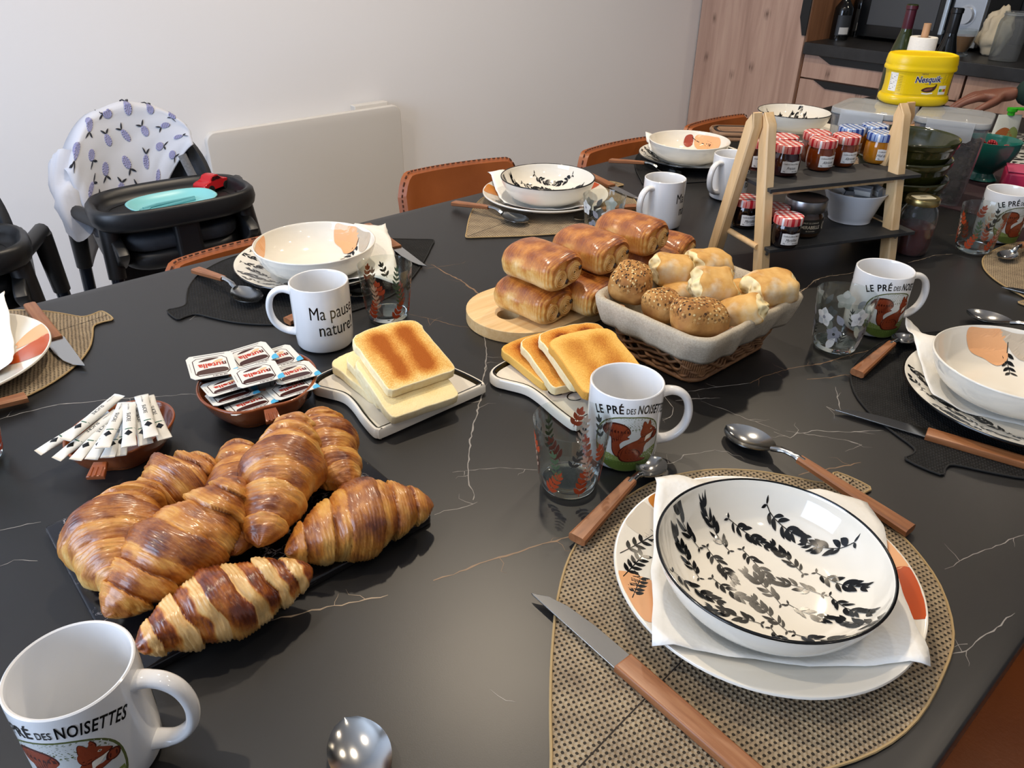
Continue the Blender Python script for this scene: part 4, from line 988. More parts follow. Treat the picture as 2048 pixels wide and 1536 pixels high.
def chunk(label,p,dims,rot,seed,torn=(1,0)):
    # a piece torn off a baguette: rounded crust, ragged crumb at the ends
    b=MB(); W,D,H=dims; n,mk=26,44; rows=[]
    for i in range(n+1):
        t_=i/n; row=[]
        for k in range(mk):
            a=2*pi*k/mk; y=D/2*math.copysign(abs(cos(a))**.8,cos(a)); z=H/2*math.copysign(abs(sin(a))**(.75 if sin(a)>0 else .45),sin(a))*(1 if sin(a)>0 else .8)
            x=W*(t_-.5); f=1+.16*noise.noise((x*28+seed,y*30,z*30))+.05*noise.noise((x*90,y*90,z*90+seed)); f*=1-.16*abs(2*t_-1)**7; row.append((x+.009*noise.noise((y*50,z*50,seed+(0 if t_<.5 else 7)))*abs(2*t_-1)**3,y*f,z*f))
        rows.append(row)
    b0=b.grid(rows,close_u=True)
    for end,rev in ((0,True),(n,False)):
        cur=rows[end]; prev=b0+end*mk
        for q in (.75,.5,.25,.02):
            sgn=-1 if rev else 1; st=len(b.v)
            for k in range(mk):
                p_=cur[k]; y,z=p_[1]*q,p_[2]*q; x=p_[0]*q+(W/2*sgn)*(1-q)+sgn*(.008*noise.noise((y*90,z*90,seed+3))+.007*(1-q*q))
                b.v.append((x,y,z))
            for k in range(mk):
                f=(prev+k,prev+(k+1)%mk,st+(k+1)%mk,st+k); b.face(f[::-1] if rev else f,1)
            prev=st
    o=b.build('baguette_piece',[BAG,CRB],angle=180); tag(o,label,'bread','bread in the basket'); o.location=p; o.rotation_euler=rot; return o
chunk('baguette piece at the back of the basket beside the pastries',T(1345,541,.090),(.048,.056,.046),(.1,.1,-.75),1)
chunk('baguette piece with torn crumb under the back one',T(1362,588,.066),(.05,.05,.036),(0,0,-.4),2)
chunk('golden baguette end at the far corner of the basket',T(1416,531,.086),(.055,.056,.046),(.1,.1,-.25),3)
chunk('floury baguette piece in the middle of the basket',T(1424,574,.094),(.050,.058,.050),(.5,.1,-.55),4)
chunk('dark-crusted baguette piece low at the right of the basket',T(1482,592,.072),(.05,.046,.036),(0,0,.3),5)
chunk('baguette piece lying over the right rim of the basket',T(1543,576,.098),(.056,.056,.042),(.15,-.1,-.45),6)
chunk('torn baguette piece with the crumb facing the camera',T(1484,624,.086),(.05,.046,.042),(.2,-.5,-1.2),7)
# brown dishes
DISH=nmat('brown_glaze',[(.3,'7a3c1c'),(.7,'98532a')],12,.15,Coat_Weight=.4)
def brown_dish(label,x,y,rx,ry,H,stub_ang,rz=0):
    o=thing('ceramic_dish',label,'dish',at(x,y,.0005),rz,'brown stoneware dishes'); b=MB()
    pr=[(0,0),(.62,0),(.7,.04),(.86,.4),(.97,.85),(1.0,.98),(.985,1.03),(.955,1.02),(.92,.9),(.8,.42),(.6,.14),(.3,.1),(0,.1)]; rows=[]
    for r,z in smooth_prof(pr,2):
        row=[]
        for k in range(64):
            a=2*pi*k/64; d=(a-stub_ang+pi)%(2*pi)-pi; q=1+.05*cos(2*d)-.07*math.exp(-(d/.22)**2)+.03*math.exp(-((abs(d)-.5)/.25)**2)
            row.append((rx*r*cos(a)*q,ry*r*sin(a)*q,z*H))
        rows.append(row)
    b.grid(rows,close_u=True); b.build('dish_body',DISH,o,angle=180)
    b=MB(); R=rx*abs(cos(stub_ang))+ry*abs(sin(stub_ang)); b.prism([(-.010,-.007),(.010,-.009),(.010,.009),(-.010,.007)],-.0035,.0025,0,.0015)
    for k in (-.006,0,.006): b.tube([(-.002,k*.8,.0025),(.0095,k*.8,.0025)],.0013,6)
    c,s_=cos(stub_ang),sin(stub_ang); b.xf(Matrix.Translation((R*.93*c,R*.93*s_,H*.86))@Matrix.Rotation(stub_ang,4,'Z')@Matrix.Rotation(.25,4,'Y')); b.build('stub_handle',DISH,o); return o
brown_dish('brown apple-shaped dish full of chocolate spread portions',.306,.804,.076,.069,.036,radians(-105))
brown_dish('brown pear-shaped dish full of sugar sticks',.1465,.812,.060,.052,.031,radians(-126))
# spread portions
BLK=mat('portion_tub','0a0706',.2); FOIL=mat('foil_white','deded8',.3); RED=mat('print_red','c0341c',.35); BRN=mat('print_brown','3a1612',.35); SKY=mat('print_blue','4fb0da',.35); GREYP=mat('print_grey','77777a',.4); CREAMP=mat('print_beige','d9b890',.4)
def portion():
    o=root('spread_portion'); b=MB(); W,D=.054,.042
    lid=lambda w,d,c:[(w/2-c,d/2),(-w/2+c,d/2),(-w/2,d/2-c),(-w/2,-d/2+c),(-w/2+c,-d/2),(w/2-c,-d/2),(w/2,-d/2+c),(w/2,d/2-c)]
    V=[Vector(p) for p in lid(W*.86,D*.84,.006)]
    b.grid([[(p.x*q,p.y*q,z) for p in V] for q,z in ((.72,-.013),(.78,-.0135),(.98,-.002),(1,-.0002))][::1],close_u=True)
    b.face([0,1,2,3,4,5,6,7]); b.build('tub',BLK,o,angle=30)
    b=MB(); b.prism(lid(W,D,.0045),0,.0006); z=lambda e:(lambda x,y:(x,y,.0006+e))
    b.poly2([(-.021,-.013),(-.017,-.017),(.015,-.017),(.019,-.013),(.019,.010),(.014,.015),(-.016,.015),(-.021,.011)],z(.0001),4,.1)
    b.poly2([(-.020,-.012),(-.0165,-.016),(.0145,-.016),(.018,-.012),(.018,.0095),(.0135,.014),(-.0155,.014),(-.020,.0105)],z(.0002),0,.1)
    b.poly2([(p.x,p.y) for p in spline([(-.017,-.0145),(.013,-.0145),(.017,-.010),(.012,-.006),(-.004,-.0055),(-.016,-.0075),(-.019,-.011)],4)],z(.0003),4,.1)
    b.poly2([(p.x,p.y) for p in spline([(-.014,.0085),(-.004,.0128),(.010,.0120),(.002,.0095),(-.006,.0082)],4)],z(.0003),4,.1)
    b.poly2([(p.x,p.y) for p in spline([(.002,.0045),(.008,.0085),(.014,.0080),(.010,.0040)],4)],z(.0003),6,.1)
    fit_text(b,'nutella',-.0165,.0155,.0075,lambda x,y:(-x,-y+.0035,.0010),1,bold=.03); fit_text(b,'n',-.0165,-.0125,.0075,lambda x,y:(-x,-y+.0035,.00105),2,bold=.03)
    for i in range(11): b.stroke([(.004-.0012*i*1.3+.01,-.0202),(.004-.0012*i*1.3+.01,-.0182)],.0005+.0004*(i%3),z(.0001),2)
    for i in range(3): b.stroke([(-.0245,-.008+i*.001),(-.0245,.008)],.0003,z(.0001),5)
    b.stroke([(-.018,.0185),(.018,.0185)],.0012,z(.0001),5)
    b.build('foil_lid',[FOIL,RED,BRN,SKY,BRN,GREYP,CREAMP],o,smooth=False)
    b=MB(); b.prism([(.019,-.021),(.0275,-.021),(.0275,-.011),(.0225,-.0125),(.0195,-.016)],.0007,.0009); b.build('pull_tab',SKY,o,smooth=False); return o
NG='chocolate spread portions in the brown dish'
# (pixel of lid centre, height, yaw, pitch, roll)
for u,v,z,yaw,tx,ty,lab in [
 (499,806,.033,.52,-.10,.0,'spread portion nearest the dish stub, lid seen edge-on'),
 (584,776,.035,.52,-.08,.0,'spread portion at the right side of the dish, lid seen edge-on'),
 (464,788,.037,.50,-.12,.0,'spread portion at the lower left of the dish, lid seen edge-on'),
 (455,770,.043,.50,-.10,.0,'spread portion under the largest white lid, only its edge showing'),
 (587,745,.043,.50,.02,.05,'spread portion at the right, half under another lid'),
 (552,716,.043,.55,.12,.0,'spread portion farthest back right in the dish'),
 (502,711,.050,.55,.16,.0,'spread portion at the back of the dish, between two lids'),
 (514,748,.0535,.42,.10,.0,'spread portion in the centre of the heap, lid facing up'),
 (424,731,.056,.34,.24,.06,'spread portion at the far left of the heap, lid fully visible')]:
    inst('portion',portion,lab,'spread portion',T(u,v,z),0,NG,rot=(Matrix.Rotation(yaw-.84+.25,3,'Z')@Matrix.Rotation(tx,3,'X')@Matrix.Rotation(ty,3,'Y')).to_euler())
# sugar sticks
SPAP=nmat('sugar_paper',[(.3,'d2d0c8'),(.7,'dedcd4')],80,.7,.3); GRN=mat('print_bottle_green','1f5a44',.6)
def stick():
    o=root('sugar_stick'); b=MB(); L,W=.082,.0150; rows=[]
    for i in range(21):
        t=i/20; x=L*(t-.5); e=min(t,1-t); th=.0031*min(1,max(0,(e-.06)/.12))**.6+.0004; w=W/2*(1-.12*min(1,max(0,(e-.06)/.12)))
        rows.append([(x,w*cos(2*pi*k/14),th*sin(2*pi*k/14)+.0003*noise.noise((t*20,k*.6,1))) for k in range(14)])
    q=b.grid(rows,close_u=True); b.face([q+k for k in range(14)]); b.face([q+20*14+k for k in range(14)][::-1])
    def top(x,y): w=W/2*.88; return (x,y,.0036*math.sqrt(max(0.05,1-(y/w)**2))+.0001)
    for x0 in (.012,): b.stroke([(x0,-.0062),(x0+.0012,-.003),(x0+.0015,0),(x0+.0012,.003),(x0,.0062)],.0014,top,1)
    b.poly2([(.016,0),(.021,.0042),(.026,0),(.021,-.0042)],top,2,.003)
    put_text(b,'SUCRE',.0056,lambda x,y:top(x-.008,y-.0018),2); put_text(b,'sucre blanc',.0026,lambda x,y:top(x-.028,y-.0009),2)
    b.build('paper_sleeve',[SPAP,GRN,INK],o,angle=180); return o
SGG='sugar sticks in the brown dish'
ST=[(75,906,.022,232,812,.034,'lowest stick of the fan, reaching farthest left'),(112,919,.024,215,838,.036,'second stick from the left of the fan'),(150,920,.026,232,832,.034,'third stick from the left, tip near the dish stub'),
 (182,919,.026,243,830,.036,'stick just left of the dish stub'),(238,912,.027,258,828,.034,'stick pointing straight over the dish stub'),(205,896,.040,246,812,.044,'upper stick in the middle of the fan'),
 (130,880,.036,220,806,.043,'upper stick at the left of the fan'),(258,893,.042,259,806,.047,'upright stick right of the middle of the fan'),(292,889,.036,272,815,.038,'stick under the right-hand diamond stick'),
 (303,874,.043,287,808,.048,'diamond-marked stick at the right of the fan'),(330,878,.034,300,806,.043,'rightmost stick along the dish rim'),(215,915,.030,250,840,.030,'short-looking stick hidden low in the middle of the fan')]
for u0,v0,z0,u1,v1,z1,lab in ST:
    a,c=T(u0,v0,z0+.006),T(u1,v1,z1+.006); d=a-c; M=frame(a-d.normalized()*.041,d,(-d.y,d.x,0))
    inst('stick',stick,'white paper sugar stick, '+lab,'sugar stick',M.translation,0,SGG,rot=M.to_euler())
# ------------------------------------------------------------------ wooden stand with jam jars
PINE=wood('pine','c9a06e','dbb886','e8cba0',2,1.6,.5); SLATE=nmat('slate',[(.3,'232425'),(.7,'2f3031')],40,.6,.2)
FL,FR=Vector((1.137,.629,0)),Vector((1.388,.526,0)); ux=(FR-FL).normalized(); uy=Vector((-ux.y,ux.x,0)); SW=(FR-FL).length; yaw=math.atan2(ux.y,ux.x)
st=thing('tiered_stand','pine A-frame stand with two slate shelves full of jam jars','stand',at(FL.x,FL.y,.0003),yaw)
DP=.118; HS=.262
def leg_mb(x,foot,top,w=.019,dpt=.024):
    b=MB(); a=Vector((x,foot,0)); c=Vector((x,top,HS)); d=(c-a).normalized(); sd=Vector((0,d.z,-d.y)); rows=[]
    n=14
    for i in range(n+1):
        t=i/n; p=a.lerp(c,t); k=1 if t<.93 else math.sqrt(max(.02,1-((t-.93)/.07)**2)); h=dpt/2*k; e=.0022
        rows.append([(x+sx_*(w/2-ex),(p+sd*sy_*(h-ey)).y,(p+sd*sy_*(h-ey)).z) for sx_,sy_,ex,ey in ((1,-1,0,e),(1,1,0,e),(1,1,e,0),(-1,1,e,0),(-1,1,0,e),(-1,-1,0,e),(-1,-1,e,0),(1,-1,e,0))])
        if t==0: rows[0]=[(q[0],q[1],0) for q in rows[0]]
    q=b.grid(rows,close_u=True); b.face([q+k for k in range(8)][::-1]); b.face([q+n*8+k for k in range(8)]); return b
for x,s_ in ((0,1),(SW,-1)):
    leg_mb(x,0,DP*.49).build('front_leg',PINE,st,angle=30); leg_mb(x+s_*-.0192,DP,DP*.51).build('rear_leg',PINE,st,angle=30)
    b=MB(); b.tube([(x-s_*.010,DP*.09,.052),(x-s_*.010,DP*.91,.052)],.0052,12); b.build('dowel',PINE,st)
    b=MB()
    for z,y in ((.145,DP*.235),(.045,DP*.075)): b.tube([(x-.0006,y-.0125,z),(x-.0006,y-.0145,z)],.0032,10)
    b.build('screw',STEEL,st)
for z,y0,y1,nm in ((.147,.012,.100,'slate_shelf'),(.053,-.016,.125,'slate_shelf')):
    b=MB(); xl,xr=-.004,SW+(.036 if z>.1 else .030); b.box(((xl+xr)/2,(y0+y1)/2,z),(xr-xl,y1-y0,.006)); b.build(nm,SLATE,st,smooth=False,bevel=.0008)
    b=MB(); b.box((SW/2,y0+.018 if z>.1 else y0+.03,z-.007),(SW,.012,.008)); b.build('shelf_rail',PINE,st,smooth=False)
ZU,ZL=.1506,.0566
def gingham(name,c):
    t=NT(name); co=t.co(); s=t.n('SeparateXYZ',i_0=co)
    f=lambda k:t.math('GREATER_THAN',t.math('FRACT',t.math('MULTIPLY',t.math('ADD',s.outputs[k],1.0),95.0)),.5)
    v=t.math('MULTIPLY',t.math('ADD',f(0),f(1)),.5); z=t.math('MULTIPLY',t.math('GREATER_THAN',t.math('FRACT',t.math('MULTIPLY',s.outputs[2],110.0)),.5),.0)
    t.p(Base_Color=t.ramp(t.math('ADD',v,z),[(0,'ececec'),(.4,c[0]),(.9,c[1])],'CONSTANT'),Roughness=.25); return t.m
GR,GB=gingham('red_gingham',('d8867c','b3202a')),gingham('blue_gingham',('8fa6cf','23408c'))
PLAB=mat('paper_label','dedcd8',.6)
def jam(col,lid,name2):
    def f():
        o=root('jam_jar'); b=MB(); R=.0235
        b.lathe([(0,.0015),(.018,.0005),(.0205,.002),(.0222,.006),(R,.014),(R,.030),(.0228,.036),(.0212,.040),(.0208,.044),(.019,.045),(0,.0455)],40); b.build('filled_jar',col,o)
        b=MB(); b.lathe([(.0205,.0395),(.0236,.0398),(.0242,.0412),(.0242,.050),(.0236,.0525),(.021,.0535),(.017,.0532),(0,.0532)],48); b.build('gingham_lid',lid,o)
        b=MB(); c=lambda e:(lambda s_,z:((R+.0004+e)*cos(-pi/2+s_/R),(R+.0004+e)*sin(-pi/2+s_/R),z))
        b.poly2([(-.0155,.0085),(.0155,.0085),(.0155,.0275),(.009,.0282),(0,.0268),(-.009,.0282),(-.0155,.0275)],c(0),0,.004)
        put_text(b,'Confitures Bonne Maman',.0036,lambda x,y:c(.0002)(x,y+.0222),1,shear=.35,wide=.72); put_text(b,name2,.0068,lambda x,y:c(.0002)(x,y+.0145),1,shear=.4,wide=.8); put_text(b,'30g',.0026,lambda x,y:c(.0002)(x-.011,y+.0103),1); put_text(b,'Bonne Maman',.0026,lambda x,y:c(.0002)(x+.008,y+.0103),1,shear=.35,wide=.8)
        b.build('label',[PLAB,INK],o); return o
    return f
def jelly(name,c,r=.08): return mat(name,c,r,Coat_Weight=.5,Coat_Roughness=.03)
JD,JA,JH,JM=jelly('dark_strawberry_jam','2a0508'),jelly('apricot_jam','6a2c0c'),jelly('amber_honey','a86a14'),jelly('blueberry_jam','0d0508')
JG='miniature jam jars on the stand'
TOPZ=.0532
def jar(key,mk,u,v,zs,lab,rz=0):
    p=T(u,v,zs+TOPZ); inst(key,mk,lab,'jam jar',(p.x,p.y,ZT+zs),radians(-35)+rz,JG)
fr,ab,mi,my=jam(JD,GR,'Fraises'),jam(JA,GR,'Abricots'),jam(JH,GB,'Miel de Fleurs'),jam(JM,GR,'Myrtilles')
jar('fr',fr,1579,286,ZU,'strawberry jam jar in front at the left of the upper shelf')
jar('fr',fr,1571,271,ZU,'strawberry jam jar behind the front left one on the upper shelf')
jar('fr',fr,1520,276,ZU,'strawberry jam jar hidden by the left legs of the stand on the upper shelf')
jar('ab',ab,1636,263,ZU,'apricot jam jar behind the two front ones, middle of the upper shelf')
jar('ab',ab,1649,276,ZU,'apricot jam jar in front, middle of the upper shelf',.15)
jar('ab',ab,1695,269,ZU,'apricot jam jar next to the blue-lidded jars on the upper shelf',.1)
jar('mi',mi,1706,253,ZU,'blue-lidded honey jar behind, left of the other blue lids')
jar('mi',mi,1752,249,ZU,'blue-lidded honey jar farthest back at the right of the upper shelf')
jar('mi',mi,1765,264,ZU,'blue-lidded honey jar in front at the right of the upper shelf',.1)
jar('my',my,1579,429,ZL,'blueberry jam jar in front on the lower shelf')
jar('my',my,1553,411,ZL,'blueberry jam jar behind the front one on the lower shelf')
jar('my',my,1497,394,ZL,'blueberry jam jar seen between the stand legs on the lower shelf')
p=T(1615,394,ZL+.064); o=thing('jam_jar','taller jam jar with silver lid and dark label on the lower shelf','jam jar',(p.x,p.y,ZT+ZL),radians(-35))
b=MB(); b.lathe([(0,.001),(.026,.0005),(.031,.003),(.0335,.010),(.0335,.034),(.032,.039),(.030,.042),(.030,.046),(0,.047)],48); b.build('filled_jar',jelly('dark_plum_jam','3a2412'),o)
b=MB(); b.lathe([(.030,.0445),(.0345,.0447),(.0352,.047),(.0352,.061),(.0345,.0638),(.032,.0642),(.030,.0632),(0,.0632)],56); b.build('lid',mat('brushed_lid','8f9092',.3,1.0),o)
b=MB(); R=.0338; c=lambda e:(lambda s_,z:((R+e)*cos(-pi/2+s_/R),(R+e)*sin(-pi/2+s_/R),z)); b.poly2([(-.04,.010),(.04,.010),(.04,.034),(-.04,.034)],c(.0002),0,.004)
put_text(b,'MIRABELLE',.0082,lambda x,y:c(.0005)(x,y+.0185),1,wide=.85,bold=.015); put_text(b,'FRUIT DE LORRAINE',.0034,lambda x,y:c(.0005)(x,y+.0275),1,wide=.9); put_text(b,'de Lorraine',.0034,lambda x,y:c(.0005)(x,y+.0135),1); b.stroke([(.0285+.004*cos(a*pi/8),.022+.006*sin(a*pi/8)) for a in range(17)],.002,c(.0005),1)
b.build('label',[mat('dark_label','1c1a17',.5),mat('label_cream','d8d0bc',.5)],o)
# white bowl with sachets
p=T(1712.5,378,ZL+.056); bw=(p.x,p.y)
b=MB(); b.lathe(smooth_prof([(0,.001),(.034,.0005),(.0365,.003),(.041,.016),(.0485,.040),(.0545,.0535),(.0555,.056),(.053,.0562),(.051,.053),(.045,.038),(.038,.012),(.03,.006),(0,.006)],2),64)
o=tag(b.build('ramekin','white_glaze' and mat('white_porcelain','d4d6da',.2)),'white porcelain bowl of tea sachets on the lower shelf','bowl'); o.location=(p.x,p.y,ZT+ZL)
SIL=mat('sachet_foil','a4a7ac',.35,.4); SDK=mat('sachet_dark','34383d',.3,.3); SWH=mat('sachet_white','d8d6d0',.5)
def sachet():
    o=root('tea_sachet'); b=MB(); b.box((0,0,0),(.036,.026,.010)); b.build('packet',SDK,o,smooth=False,bevel=.0015)
    b=MB(); b.box((0,-.0134,0),(.034,.0009,.0085)); b.box((-.0184,0,0),(.0009,.024,.0085)); b.build('seal_strip',SIL,o,smooth=False); return o
def sachet2():
    o=root('tea_sachet'); b=MB(); b.box((0,0,0),(.030,.010,.022)); b.build('packet',SIL,o,smooth=False,bevel=.001)
    b=MB(); b.box((0,-.0054,0),(.028,.0008,.0095)); b.build('paper_band',SWH,o,smooth=False); return o
for i,(x,y,z,rz,tx,ty,k) in enumerate([(-.012,-.004,.046,.1,.25,.1,0),(.014,.008,.047,-.3,.1,-.2,0),(.002,-.022,.048,-.7,.4,0,1),(-.026,.008,.047,1.9,.2,.4,1),(.028,-.01,.048,-1.1,.5,.2,1),(-.004,.024,.047,.3,-.3,.1,0),(.004,.002,.054,-.75,.15,-.05,0)]):
    a=radians(-38); lab='tea sachet in the white bowl, '+['left','right','front with white band','leaning on the left rim','leaning on the right rim','at the back','lying on top'][i]
    inst('sa%d'%k,sachet if k==0 else sachet2,lab,'sachet',(bw[0]+x*cos(a)-y*sin(a),bw[1]+x*sin(a)+y*cos(a),ZT+ZL+z+.010),0,'tea sachets in the white bowl',rot=(tx,ty,rz+a))
# ------------------------------------------------------------------ behind the stand
def thinclear(name,tint,gl=.12,rough=.08):
    t=NT(name); tr=t.n('BsdfTransparent'); tr.inputs[0].default_value=rgb(tint); g=t.n('BsdfGlossy',i_Roughness=rough); df=t.n('BsdfDiffuse'); df.inputs[0].default_value=rgb('e4e6e8')
    fr_=t.n('LayerWeight',i_Blend=.25); m1=t.n('MixShader'); t.t.links.new(fr_.outputs['Facing'],m1.inputs[0])
    m0=t.n('MixShader',i_0=gl); t.t.links.new(tr.outputs[0],m0.inputs[1]); t.t.links.new(df.outputs[0],m0.inputs[2])
    m2=t.n('MixShader',i_0=.55); t.t.links.new(m0.outputs[0],m2.inputs[1]); t.t.links.new(g.outputs[0],m2.inputs[2])
    t.t.links.new(m0.outputs[0],m1.inputs[1]); t.t.links.new(m2.outputs[0],m1.inputs[2]); t.t.links.new(m1.outputs[0],t.out.inputs[0]); return t.m
PLAS=thinclear('clear_plastic','f6f7f8',.07); LIDM=thinclear('lid_plastic','f2f4f5',.34); SEAL=mat('grey_seal','6f767a',.4)
def container(label,c,rz,w=.142,d=.15,h=.178):
    o=thing('storage_container',label,'container',at(c[0],c[1],.0004),rz,'clear storage containers')
    b=MB(); P=rrect(w,d,.022,5); rows=[[(x*k,y*k,z) for x,y in P] for k,z in ((.80,.004),(.83,0.0),(.84,.003),(.9,.07),(.97,h-.02),(.99,h-.012))]; q=b.grid(rows,close_u=True); b.face([q+k for k in range(len(P))][::-1]); b.build('tub',PLAS,o,solid=.0012)
    b=MB(); b.prism(rrect(w*1.02,d*1.02,.024,5),h-.012,h,0,.002); b.build('lid',LIDM,o,angle=40)
    b=MB(); b.tube([(x*1.0,y*1.0,h-.0115) for x,y in rrect(w*1.0,d*1.0,.023,5)],.0022,6,closed=True); b.build('seal',SEAL,o)
    for sy_ in (-1,1):
        b=MB(); b.prism([(-.045,-.03),(-.038,-.036),(.038,-.036),(.045,-.03),(.045,.004),(-.045,.004)],0,.0025,0,.0006); b.xf(Matrix.Translation((0,sy_*(d*.51+.002),h-.004))@Matrix(((1,0,0,0),(0,0,-1,0),(0,1,0,0),(0,0,0,1)))); b.build('clip',LIDM,o)
    return o
C1,C2=(1.782,.795),(1.842,.642); R1_,R2_=radians(-80),radians(-74)
container('clear lidded container at the left, holding pale cereal, under the yellow tub',C1,R1_)
container('clear lidded container at the right, full of chocolate cereal petals',C2,R2_)
def cereal(label,c,rz,h,col,n,kind,seed):
    rnd=random.Random(seed); b=MB()
    for i in range(n):
        f=rnd.random(); z=.006+f*(h-.006); k=.80+.16*z/.178; w,d=.142*k/2-.009,.15*k/2-.009
        if rnd.random()<.3: z=h-.004; x,y=rnd.uniform(-w,w),rnd.uniform(-d,d); z+=.006*noise.noise((x*25,y*25,seed))
        else:
            sd=rnd.randrange(4); x,y=rnd.uniform(-w,w),rnd.uniform(-d,d)
            if sd==0: y=-d
            elif sd==1: y=d
            elif sd==2: x=-w
            else: x=w
        M=Matrix.Translation((x,y,z))@Matrix.Rotation(rnd.uniform(0,6.3),4,(rnd.uniform(-1,1),rnd.uniform(-1,1),rnd.uniform(-1,1)))
        rows=[]
        for a in range(6):
            aa=-1.3+2.6*a/5; rows.append([M@Vector((.0075*sin(aa),q*.0065*cos(aa*.8),.0055*cos(aa))) for q in (-1,-.3,.4,1)])
        b.grid(rows)
    w,d=.142*.42-.012,.15*.42-.012; b.box((0,0,h/2-.002),(2*w,2*d,h-.014))
    o=b.build('cereal',col,angle=180); tag(o,label,'cereal'); o['kind']='stuff'; o.location=at(c[0],c[1],.002); o.rotation_euler=(0,0,rz); return o
cereal('dark chocolate cereal petals filling the right container',C2,R2_,.122,nmat('choco_cereal',[(.3,'2c1d1c'),(.7,'483232')],60,.7),760,0,3)
cereal('pale golden cereal in the bottom of the left container',C1,R1_,.06,nmat('golden_cereal',[(.3,'b5803a'),(.7,'d6a860')],60,.7),420,0,4)
# yellow tub
p=T(1822,205,.1785); yo=thing('cocoa_tub','bright yellow oval cocoa powder tub standing on the clear containers','tub',(p.x,p.y,ZT+.1786),radians(-47))
YEL=mat('yellow_plastic','e3c000',.3); YLB=mat('yellow_label','e8c400',.3)
SX,SYY=1.0,.70
b=MB(); b.lathe([(0,0),(.064,0),(.070,.003),(.0735,.008),(.0735,.015),(.0715,.019),(.068,.021),(.0665,.038),(.0675,.060),(.0695,.070),(.072,.073)],72,sx=SX,sy=SYY,power=2.5); b.build('tub_body',YEL,yo)
b=MB(); b.lathe([(.070,.071),(.0735,.0715),(.0745,.075),(.0735,.079),(.0725,.081),(.0735,.085),(.0715,.099),(.0695,.1025),(.066,.1035),(.064,.1015),(0,.1015)],72,sx=SX,sy=SYY,power=2.5); b.build('lid',mat('yellow_lid','ecc800',.32),yo)
def on_tub(e):
    def f(x,z):
        z=.021+(z-.026)*.96; t=(z-.021)/.05; r=.0668+.0014*t+.0012*abs(2*t-1)**2+e; lim=.995
        # walk around the oval by the sideways offset
        a=-pi/2+x/(.062); ca,sa=cos(a),sin(a); q=(abs(ca)**2.5+abs(sa)**2.5)**(-1/2.5); return (r*ca*q*SX,r*sa*q*SYY,z)
    return f
b=MB(); T0,T1,T2,T3=on_tub(.0006),on_tub(.0009),on_tub(.0012),on_tub(.0015)
PRW,PRB,PRC,PRG=1,2,3,4
b.poly2([(-.082,.030),(.082,.030),(.082,.077),(-.082,.077)],T0,0,.006)
b.poly2([(-.072,.034),(-.052,.034),(-.052,.074),(-.072,.074)],T1,1,.006)
for i in range(9): b.stroke([(-.070,.038+i*.0038),(-.062+.004*(i%3),.038+i*.0038)],.001,T2,2 if i>6 else 4)
for i in range(10): b.stroke([(-.049,.036+i*.0035),(-.042,.036+i*.0035)],.0008,T1,5)
put_text(b,'Nesquik',.0182,lambda x,y:T1(x+.0045,y+.0575+.06*x),1,bold=.07,wide=.78,shear=.1); put_text(b,'Nesquik',.0182,lambda x,y:T2(x+.0045,y+.0575+.06*x),2,bold=.022,wide=.78,shear=.1)
put_text(b,'NESTLÉ',.0036,lambda x,y:T2(x-.004,y+.0735),2); put_text(b,'Le goût chocolat',.0034,lambda x,y:T2(x+.012,y+.0525),3)
b.poly2([(q.x,q.y) for q in spline([(-.004,.040),(.004,.046),(.018,.048),(.024,.054),(.023,.044),(.016,.037),(.004,.036)],5)],T1,3,.004)
b.poly2([(q.x,q.y) for q in spline([(.001,.0405),(.008,.0445),(.017,.0455),(.014,.041),(.005,.0385)],5)],T2,6,.004); b.stroke([(-.002,.0335),(.008,.0325),(.019,.0345)],.0028,T2,1)
b.poly2([(.030,.031),(.047,.031),(.047,.050),(.030,.050)],T1,1,.005)
for i,cc in enumerate((7,8,9,10,11)): b.poly2([(.0315+i*.0029,.037),(.0342+i*.0029,.037),(.0342+i*.0029,.043),(.0315+i*.0029,.043)],T2,cc,.005)
for i in range(7): b.stroke([(.035,.055+i*.003),(.046,.055+i*.003)],.0008,T1,5)
for i in range(13): b.stroke([(.056,.034+i*.0032),(.074,.034+i*.0032)],.0011,T1,5)
b.build('label',[YLB,mat('label_white','e8e6e0',.4),mat('print_navy','141a5a',.4),BRN,GREYP,mat('print_olive_text','8a7a10',.4),mat('print_milk_brown','7c4434',.35),mat('score_green','1f7a3c',.4),mat('score_lime','7ab02c',.4),mat('score_yellow','e6c020',.4),mat('score_orange','d8742a',.4),mat('score_red','c03a28',.4)],yo)
# green bowls
GREEN=nmat('olive_glaze',[(.3,'2c2e12'),(.7,'373a18')],20,.12,Coat_Weight=.5)
def gbowl():
    o=root('bowl'); b=MB(); R=.083
    b.lathe(smooth_prof([(0,.001),(.038,.0005),(.042,.004),(.058,.016),(.072,.038),(.079,.058),(.0815,.062),(R,.070),(R,.073),(.0805,.0735),(.077,.062),(.068,.036),(.05,.014),(.03,.007),(0,.006)],2),72)
    for rr in range(5):
        for k in range(46):
            a=2*pi*(k+.5*(rr%2))/46; z=.020+rr*.0078; r=.0600+.018*((z-.018)/.038)**.8; c=Vector((r*cos(a),r*sin(a),z)); nn=Vector((cos(a),sin(a),-.5)).normalized(); t1=Vector((-sin(a),cos(a),0)); t2=nn.cross(t1)
            b0=len(b.v)
            for q in range(6): b.v.append(tuple(c+.0024*(t1*cos(q*pi/3)+t2*sin(q*pi/3))))
            b.v.append(tuple(c+nn*.0016))
            for q in range(6): b.face((b0+q,b0+(q+1)%6,b0+6))
    b.build('bowl_body',GREEN,o,angle=50); return o
gp=Vector((1.552,.611,0))
